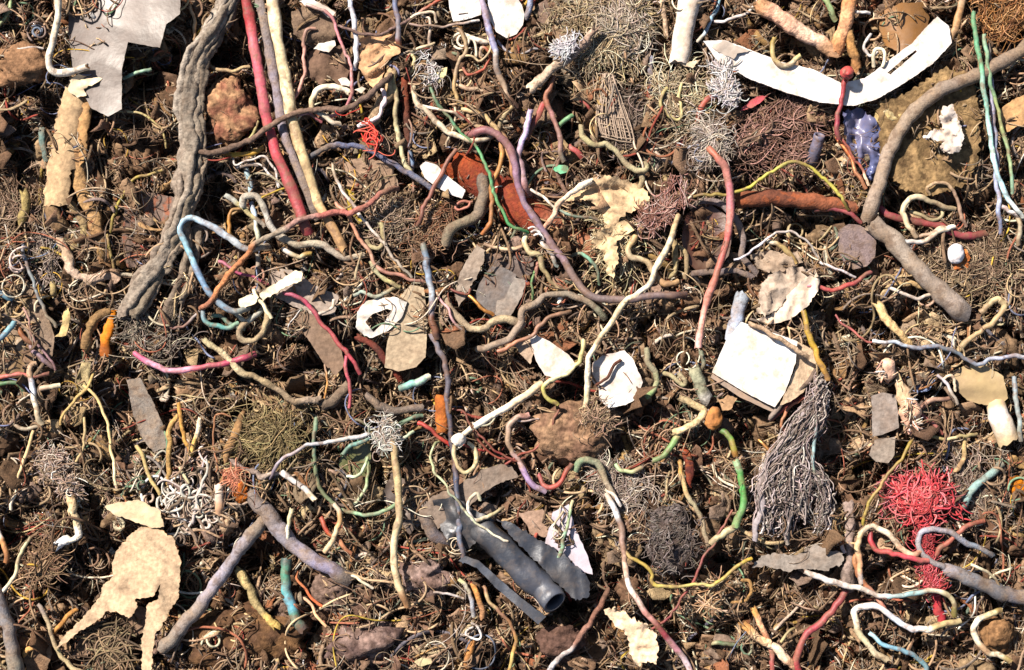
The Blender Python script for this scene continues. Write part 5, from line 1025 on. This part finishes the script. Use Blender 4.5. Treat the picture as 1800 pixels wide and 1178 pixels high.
# ------------------------------------------------------------------ lower right
T('electrical_wire','wire','thick pale green wire stub left of the brown seed','plastic','a8a470|78a060|6c9458|7c9460',7.6,'1190,764 1180,782 1166,800 1150,812',lift=34)
T('root','root','tan root bending above the thick pale green wire stub','bark','8c7c60|a89470|d0bc90|c8b088|b8a078',6.4,'1196,702 1222,712 1236,724 1224,742 1200,752 1180,762',lift=34,rough=.12)
T('electrical_wire','wire','small pale green arc below the thick green stub','plastic','98b888|a0b080|a89c78',5,'1082,812 1090,825 1110,828 1128,820',lift=28)
T('cable','cable','tan cable falling right of the dark red rusty strip','dusty','a87c38|b09464|90886c|8c8068|8c7c68',5.4,'1194,812 1200,840 1212,875 1228,905 1240,940 1246,962',lift=26)
T('rusty_strip','metal scrap','dark red rusty strip hanging beside the tan cable','rust','7c3418|4c1c14|6c2c1c',8,'1202,778 1208,815 1212,855',lift=20,flat=.4,taper=.3)
gw=thing('green_wire','wire','bright green wire broken in two with a beige lower end',1290,850)
tube_mesh('upper_piece','plastic','4c8c3c|60a040|a09840|b07c34',7.6,'1270,758 1284,776 1294,802',lift=30,parent=gw)
tube_mesh('main_piece','plastic','a8d0a0|58c060|48b858|60b064|8cb878',8.4,'1294,812 1302,838 1306,870 1302,900 1294,926',lift=38,parent=gw,dip=(-2,4))
tube_mesh('bare_end','plastic','a8a484|b4ac84|bcb48c',8,'1292,928 1274,938 1254,956',lift=32,parent=gw)
T('cable','cable','olive green cable bending right of the five sided shard','dusty','787860|808068|848c68|688c58',7.4,'1136,612 1140,635 1154,656 1152,680 1136,700',lift=30)
T('cable','cable','olive loop end beside the bending olive green cable','dusty','8c8864|9c9874|8c8468',6,'1166,652 1182,664 1196,676 1202,668 1192,655',lift=24)
T('root','root','fat grey green root leading down to the brown seed','bark','8c8c74|7c7c68|98948c',10,'1222,648 1232,670 1244,704',lift=26,rough=.14)
T('cable','cable','short dark olive stub below the salmon cord end','dusty','5c6454',5,'1230,618 1234,634 1232,648',lift=20)
LU('seed_pod','seed','glossy orange brown seed with a pale split','card','a06838',1254,735,15,20,13,lift=24,amp=.12,rot=10)
PL('wood_chunk','wood','square tan chip above the glossy seed','card','9c7c5c','1264,706 1280,694 1296,700 1284,720 1270,722',lift=22,crumple=2,cw=14,th=6)
T('twig','twig','dark straight stem under the lower corner of the white carton','bark','5c5048|746860',4.4,'1436,648 1410,680 1380,706 1352,736',lift=30)
T('electrical_wire','wire','short red wire behind the dark straight stem','plastic','8c2c38|b03c4c|983440',5.4,'1354,738 1386,712 1416,696',lift=22)
T('electrical_wire','wire','orange red wire hooking left of the grey wool','plastic','b05444|d07c5c|d89468|d89080',4,'1416,700 1396,708 1382,726 1375,746 1384,762',lift=32)
WG=['1440,668 1428,700 1408,735 1384,770 1366,800 1350,840 1342,880 1338,930','1440,672 1436,710 1424,745 1400,775 1384,805 1372,850 1368,900','1442,675 1430,720 1412,760 1396,800 1398,850 1388,900 1384,945','1438,690 1420,740 1390,780 1356,815 1340,850 1334,870','1440,700 1428,750 1414,790 1420,830 1412,870 1416,910','1436,720 1410,770 1372,808 1346,830 1336,862','1400,800 1420,820 1444,850 1450,890 1440,930','1366,820 1392,832 1420,838 1448,850','1350,860 1376,850 1404,858 1430,870','1345,890 1370,880 1392,884 1410,905','1372,812 1352,850 1356,890 1348,930','1410,790 1392,820 1378,860 1376,900 1360,930','1442,660 1436,690 1420,720 1398,748','1444,668 1446,700 1440,735 1424,770']
tag(strand_tuft('wool_mop','847a76 a0948c 5c524e c0b4b0 6c625c',WG,110,6,r=.75,lift=28,hz=16),'large hanging mop of grey wool yarn right of the green wire','wool')
T('electrical_wire','wire','blue grey wire hanging on the right of the grey wool','plastic','7c8c80|6c8c90|88a8a8|98a898',4.6,'1436,728 1434,765 1430,800 1430,836',lift=46)
T('wool_strand','yarn','twisted grey yarn strand along the left edge of the wool','fibre','7c7476|6c6462|8c8486',4.5,'1442,668 1426,705 1404,745 1376,778 1352,808 1340,850 1336,900 1328,950',lift=42,grooves=3,rough=.2)
T('wool_strand','yarn','twisted grey yarn strand hanging right of the wool','fibre','6c6058|80746a|8c8278',4.5,'1390,830 1396,870 1388,910 1384,955',lift=34,grooves=3,rough=.2)
T('thin_wire','wire','thin copper wire pointing at the grey wool','copper','c08c58',2.8,'1334,774 1346,784 1356,800',lift=24)
LU('fluff_ball','lint','dark grey round lint lump beside the red white and blue cord','soil','3e3634',1178,945,38,56,24,lift=-6,amp=.25,f=1.3,col2='645c5a')
TU('fibre_tuft','fibre tuft','short hairs covering the dark grey lint lump','5c5654 4a4442 7c7470','1170,915 1185,950 1175,985',24,300,18,lift=22,hz=8,r=1.,curl=.6)
T('electrical_wire','wire','wavy yellow wire below the dark grey lint lump','plastic','c8b068|d8bc58|c8b050|dccc70|e0d078|e4d488|d8c458|e0cc60|d8b448',4.6,'1099,970 1112,982 1136,994 1144,1006 1144,1020 1160,1028 1200,1032 1232,1028 1254,1028 1274,1014 1296,994 1324,980',lift=46,dip=(6,4),wob=.8)
T('thin_wire','wire','long dark red wire crossing under the wavy yellow wire','plastic','7c3c30|8c3c3c|80343c|983038|7c2c34|902c34',3.4,'1288,898 1266,940 1240,975 1226,1005 1214,1032 1190,1066 1164,1094 1144,1106',lift=32)
PL('foam_lump','foam','crumbly cream chunk left of the red white and blue cord foot','card','c8b094','1062,1074 1082,1068 1106,1084 1130,1096 1150,1112 1158,1140 1154,1168 1138,1162 1124,1172 1106,1150 1104,1118 1080,1100',lift=24,th=14,crumple=9,cw=16,ragged=4,step=5)
T('electrical_wire','wire','bright green tan wire low at the bottom right of the cream chunk','plastic','a8a880|5c7c58|687c60',5,'1246,1130 1266,1128 1296,1136',lift=18)
T('rubber_ring','ring','small green ring beside the orange roots','plastic','54846c|8c886c',3.2,'1306,1122 1302,1140 1310,1150 1320,1144 1320,1128 1310,1120 1304,1124',lift=20,dip=(0,0))
T('rubber_ring','ring','tan hair ring right of the wavy yellow wire end','bark','8c6c44',3,'1288,1056 1306,1058 1320,1042 1318,1022 1302,1018',lift=22)
T('root','root','orange and white root at the bottom edge','bark','b88854|d8b48c|e0c4a8|a88064',7,'1304,1094 1322,1112 1348,1128 1370,1146 1392,1176',lift=30,rough=.12)
T('root','root','orange brown root joining the orange and white root','bark','b08450|d0a07c|c08868',5.5,'1324,1072 1336,1098 1348,1120',lift=28)
T('electrical_wire','wire','salmon stub at the bottom edge under the orange and white root','plastic','c07c6c|b8605c',6,'1352,1130 1358,1156 1358,1188',lift=18)
T('electrical_wire','wire','cream wire tip right of the orange brown root','plastic','d0c490|a89868',4,'1374,1126 1384,1112 1398,1102',lift=24)
TU('fibre_tuft','fibre tuft','small broom of tan splinters under the wavy yellow wire','b89474 d0b498 8c6c50','1262,1030 1250,1058 1246,1062',9,120,30,lift=24,hz=8,curl=.1,r=1.3)
PL('dry_leaf','leaf','grey torn leaf with ragged edge left of the long white wire','card','7c746c','1322,998 1334,982 1360,972 1400,976 1432,958 1456,966 1482,972 1480,992 1450,1004 1420,1000 1380,1004 1345,994',lift=24,crumple=6,cw=30,ragged=2.5,step=5)
T('electrical_wire','wire','long white wire turning teal and olive at lower right','plastic','ece4d8|f0e8e0|f0e8e0|ece0d0|e0d4c8|a8c8c8|98c0c0|dcd4bc|c8c098|98984c',6.2,'1412,1004 1440,1014 1478,1028 1514,1034 1546,1046 1574,1050 1604,1046 1636,1039 1662,1044 1678,1058 1680,1080',lift=48,dip=(0,12),wob=.6)
T('electrical_wire','wire','orange cream wire looping above the long white wire','plastic','a89c94|dca880|ecd0a0|e4d4b8|ecdcc0|e4c0a0|d89c80',6.4,'1516,1024 1508,995 1510,958 1518,936 1536,928 1556,940 1578,958 1600,976 1620,972',lift=44)
T('electrical_wire','wire','orange cream wire running down from the loop to the lower white loop','plastic','ece0d0|d8905c|c87c50|d89880|c87c70',5.6,'1512,940 1506,975 1512,1010 1530,1040 1548,1058 1560,1078',lift=38)
T('electrical_wire','wire','bright red wire in a U beside the orange cream loop','plastic','a83840|c83c4c|d84c58|c84858|d87470',6,'1529,934 1532,952 1542,966 1560,968 1582,976 1608,982 1634,986',lift=42)
T('hose','hose','thick dark slate hose running off the right edge','dusty','70707c|5c6068|54565c|545660|505258',14,'1660,998 1690,1014 1730,1030 1770,1046 1830,1056',lift=34,sides=18,rough=.05,r2=16)
T('cable','cable','slate grey cord looping above the thick dark slate hose','dusty','3c4854|5c6c7c|646c7c|7c7c88|8c8c98|84848c|74747c|6c6c74',7,'1746,978 1712,958 1676,938 1646,930 1622,934 1614,950 1622,970 1640,988 1664,1004',lift=40)
T('electrical_wire','wire','salmon red wire leaning across the slate grey loop','plastic','985040|c07060|c86858|b85c50',6,'1726,914 1700,928 1676,944 1656,962 1644,980',lift=32)
T('electrical_wire','wire','lower white wire loop with a torn left end','plastic','c0b080|dcc88c|f0e4d4|f0e8e8|dce4f0|f0e8e0|ece4dc|ecdcc0|d8cca4|e8dcb8|dcc8a0',7.4,'1688,1094 1658,1100 1628,1108 1598,1106 1574,1090 1546,1070 1520,1064 1504,1070 1505,1094 1516,1120 1536,1146 1560,1162',lift=46,dip=(2,2))
T('electrical_wire','wire','light blue wire below the lower white loop','plastic','a8d4dc|88c0d8|90c8dc|80b8c4|98c0c0',5.4,'1528,1112 1546,1128 1572,1138 1602,1150 1624,1166 1634,1190',lift=34)
T('hose','hose','thick red cable bending at the bottom edge','plastic','8c3c40|a04448|b04450|b84c50|b84048',8.6,'1488,1038 1472,1062 1450,1088 1424,1108 1408,1134 1402,1160 1404,1192',lift=30)
T('electrical_wire','wire','cream C shaped wire near the lower right corner','plastic','a89858|c8bc90|ece4cc|e8dcc0|d8b48c|e4d8b8|c8b070',6.8,'1762,1076 1740,1078 1720,1090 1712,1112 1718,1132 1736,1146 1758,1150 1772,1164',lift=32)
LU('rubble_lump','clod','round brown clod inside the cream C shaped wire','soil','7a5c40',1752,1115,28,28,18,lift=4,amp=.3)
T('electrical_wire','wire','thin cream wire on the thick dark slate hose','plastic','e4dcbc|c8bc98',3.6,'1708,994 1730,1002 1748,1016 1756,1030',lift=54)
rf=thing('red_fluff_ball','lint','bright red fluffy ball of fibre on a red stalk at the right',1630,900)
tuft_mesh('fluff','c84850 d86068 b03840 e08080','1600,862 1615,872 1630,856 1655,866 1645,890 1620,885 1590,872',15,420,40,lift=24,hz=18,curl=.6,r=1.6,parent=rf)
lump_mesh('ball','fibre','a83840',1632,872,28,22,14,lift=8,amp=.4,parent=rf)
tube_mesh('stalk','fibre','b8404a|a83840|904040|843434|902c34|983038',9,'1622,895 1622,930 1630,965 1640,1010 1648,1050 1652,1095',lift=8,parent=rf,rough=.22,wob=1.2)
tuft_mesh('stalk_hairs','b84048 a03840 d06870','1622,905 1625,950 1636,1000 1645,1040',9,240,26,lift=24,hz=8,parent=rf)
TU('fibre_tuft','fibre tuft','thin loose red hairs left of the red fluffy ball','b05058 8c4448 c8888c','1575,865 1585,850 1570,880',14,110,40,lift=14,hz=8)
T('cable','cable','fuzzy teal grey cable right of the red fluffy ball','dusty','5c6860|6c8480|74908c|607470',9.5,'1758,816 1734,838 1708,862 1690,892',lift=24,rough=.1)
T('electrical_wire','wire','yellow olive wire hanging down left of the red fluffy ball','plastic','a08c34|a89040|98844c|a88c50|a89448|b0a044',4.2,'1604,774 1586,806 1560,838 1540,864 1526,890 1517,924',lift=36)
seed=thing('dry_seed_stalk','plant','pink tan frayed seed heads hanging right of the yellow wire',1590,700)
tube_mesh('head','card','c8a084|d8b098|c89c80',15,'1548,626 1556,650 1560,672',lift=30,parent=seed,rough=.35,taper=.3)
tube_mesh('head','card','b8a078|c0a484|d8ac90|d0a08c',15,'1572,650 1588,690 1602,718 1600,760',lift=30,parent=seed,rough=.35,taper=.3)
tuft_mesh('hairs','e0c8a8 d8b498 f0e4d0 c89880','1552,635 1558,655 1582,680 1598,705 1604,730 1604,750',10,170,13,lift=38,hz=8,r=1.4,parent=seed,radial=True,K=4)
PL('card_scrap','card','upright taupe cardboard panel left of the seed heads','card','7c746e','1532,696 1552,690 1574,694 1578,720 1580,752 1552,764 1534,768',lift=12,crumple=2,cw=50,ragged=.6)
PL('card_scrap','card','lower taupe cardboard tab with a rounded end under the upright panel','card','7c7268','1536,774 1574,768 1572,800 1562,814 1540,812 1528,800',lift=14,crumple=2,cw=50,ragged=.6)
PL('film_scrap','plastic scrap','wide tan panel below the blue grey wire at right','film','94805e','1674,652 1700,640 1730,640 1764,662 1772,700 1756,712 1730,712 1700,704 1686,690',lift=16,crumple=5,cw=50,ragged=1)
T('plastic_tube','tube','smooth white cylinder at the right edge below the wide tan panel','paper','d0b890|ece4dc|f0e8d8|e0c89c',18,'1750,706 1758,738 1770,775',lift=18,sides=18,rough=.03)
T('electrical_wire','wire','blue grey wire hanging at the right edge over the white cylinder','plastic','7c8c94|98a8a8|8c9890',5.5,'1782,664 1786,700 1790,740 1792,772',lift=34)
PL('foam_chip','foam','orange foam patch near the right edge by the teal grey cable','soil','b06820','1776,838 1800,842 1806,870 1790,880 1774,866',lift=10,crumple=4,cw=14,ragged=3)
T('electrical_wire','wire','cream olive wire lying across below the seed heads','plastic','d8ccb0|c8b878|dccc9c|b0a070|988c60',4.2,'1626,766 1656,772 1684,768 1716,762',lift=30)
T('electrical_wire','wire','dusty red wire above the cream olive wire','plastic','a85c58|b06c64|984848',5,'1618,728 1636,744 1656,762',lift=26)
T('electrical_wire','wire','brown pink stub leaning right from the seed heads','plastic','a87c70|c09c88|8c6c60',5.5,'1618,716 1640,704 1668,700',lift=24)
T('thin_wire','wire','white bent wire pair pointing up to the blue grey wire','plastic','d8d0d4|c0b4a4',4,'1648,662 1662,674 1676,696 1684,708',lift=32)
T('thin_wire','wire','short cream wire right angle beside the white bent wire','plastic','dcc8ac',4,'1656,664 1670,658 1676,668 1680,690',lift=34)
PL('film_scrap','plastic scrap','pale blue film glimpsed left of the wide tan panel','film','6c7c9c','1592,662 1620,660 1644,668 1634,686 1608,692',lift=4,crumple=3,cw=30)
T('cable','cable','black brown stick right of the pale blue film','dusty','4c4038',4.6,'1660,680 1674,698 1686,712',lift=24)
T('root','root','tan hanging root right of the cream olive wire','bark','a08860|987c5c',4,'1696,770 1694,800 1686,822 1676,830',lift=24)
T('branch','branch','upright brown bark strand between the panel and the orange cream loop','bark','7c6c64|84746c|74665e',10,'1494,880 1496,930 1492,985 1488,1040',lift=18,rough=.22,flat=.6,grooves=3)
T('thin_wire','wire','pale thin root on the left of the upright bark strand','fibre','a09490',3.6,'1448,880 1452,915 1470,945 1484,972',lift=28)
TU('fibre_tuft','fibre tuft','mauve grey fibres between the hose end and the right edge wires','8c7a70 a89888 6c5a50','1720,880 1700,820 1740,900',26,420,40,lift=6,hz=12)
TU('fibre_tuft','fibre tuft','brown fibre mass above the thin red wire','8c7660 a8947c 6a5646','1640,450 1700,480 1750,470 1720,440',28,620,46,lift=6,hz=14)
TU('fibre_tuft','fibre tuft','pale fibre curls below the tan root','a8988c c8bcb0 847468','1100,880 1060,840 1130,870',22,260,36,lift=8,hz=10,curl=.5)
TU('fibre_tuft','fibre tuft','reddish brown fibre nest left of the crumpled blue plastic','8c6c60 a88478 6c4c40','1340,220 1380,250 1400,200 1320,260',28,520,44,lift=8,hz=12,curl=.35)
TU('fibre_tuft','fibre tuft','brown frayed fibres left of the cream strand end','9c8674 bca890 7c6858','680,360 700,400 650,380',22,300,36,lift=8,hz=14)
TU('fibre_tuft','fibre tuft','rusty frayed fibres below the white slab','8c6c54 a88870 7c5440','760,360 770,400 740,420',20,300,30,lift=10,hz=12,curl=.5)
TU('fibre_tuft','fibre tuft','olive brown matted grass above the pale grey wire','8c7c58 a09068 6c5e42','460,740 500,760 490,790 440,770',26,420,50,lift=10,hz=12,curl=.2)
TU('fibre_tuft','fibre tuft','netting like brown knot where the bright cream wire begins','8c6258 a87c74 c8a8a0 7c5448','1140,385 1165,365 1190,350 1185,330',11,360,30,lift=34,hz=10)

# every kind that repeats shares one group phrase
_by = {}
for o_ in SC.objects:
    if o_.parent is None and 'category' in o_ and o_.get('kind') != 'stuff':
        _by.setdefault(o_.name.split('.')[0], []).append(o_)
for k_, v_ in _by.items():
    if len(v_) > 1:
        for o_ in v_: o_['group'] = k_.replace('_', ' ')+' pieces strewn over the heap'
for v_ in _by.values():
    for o_ in v_: o_['kind'] = 'thing'
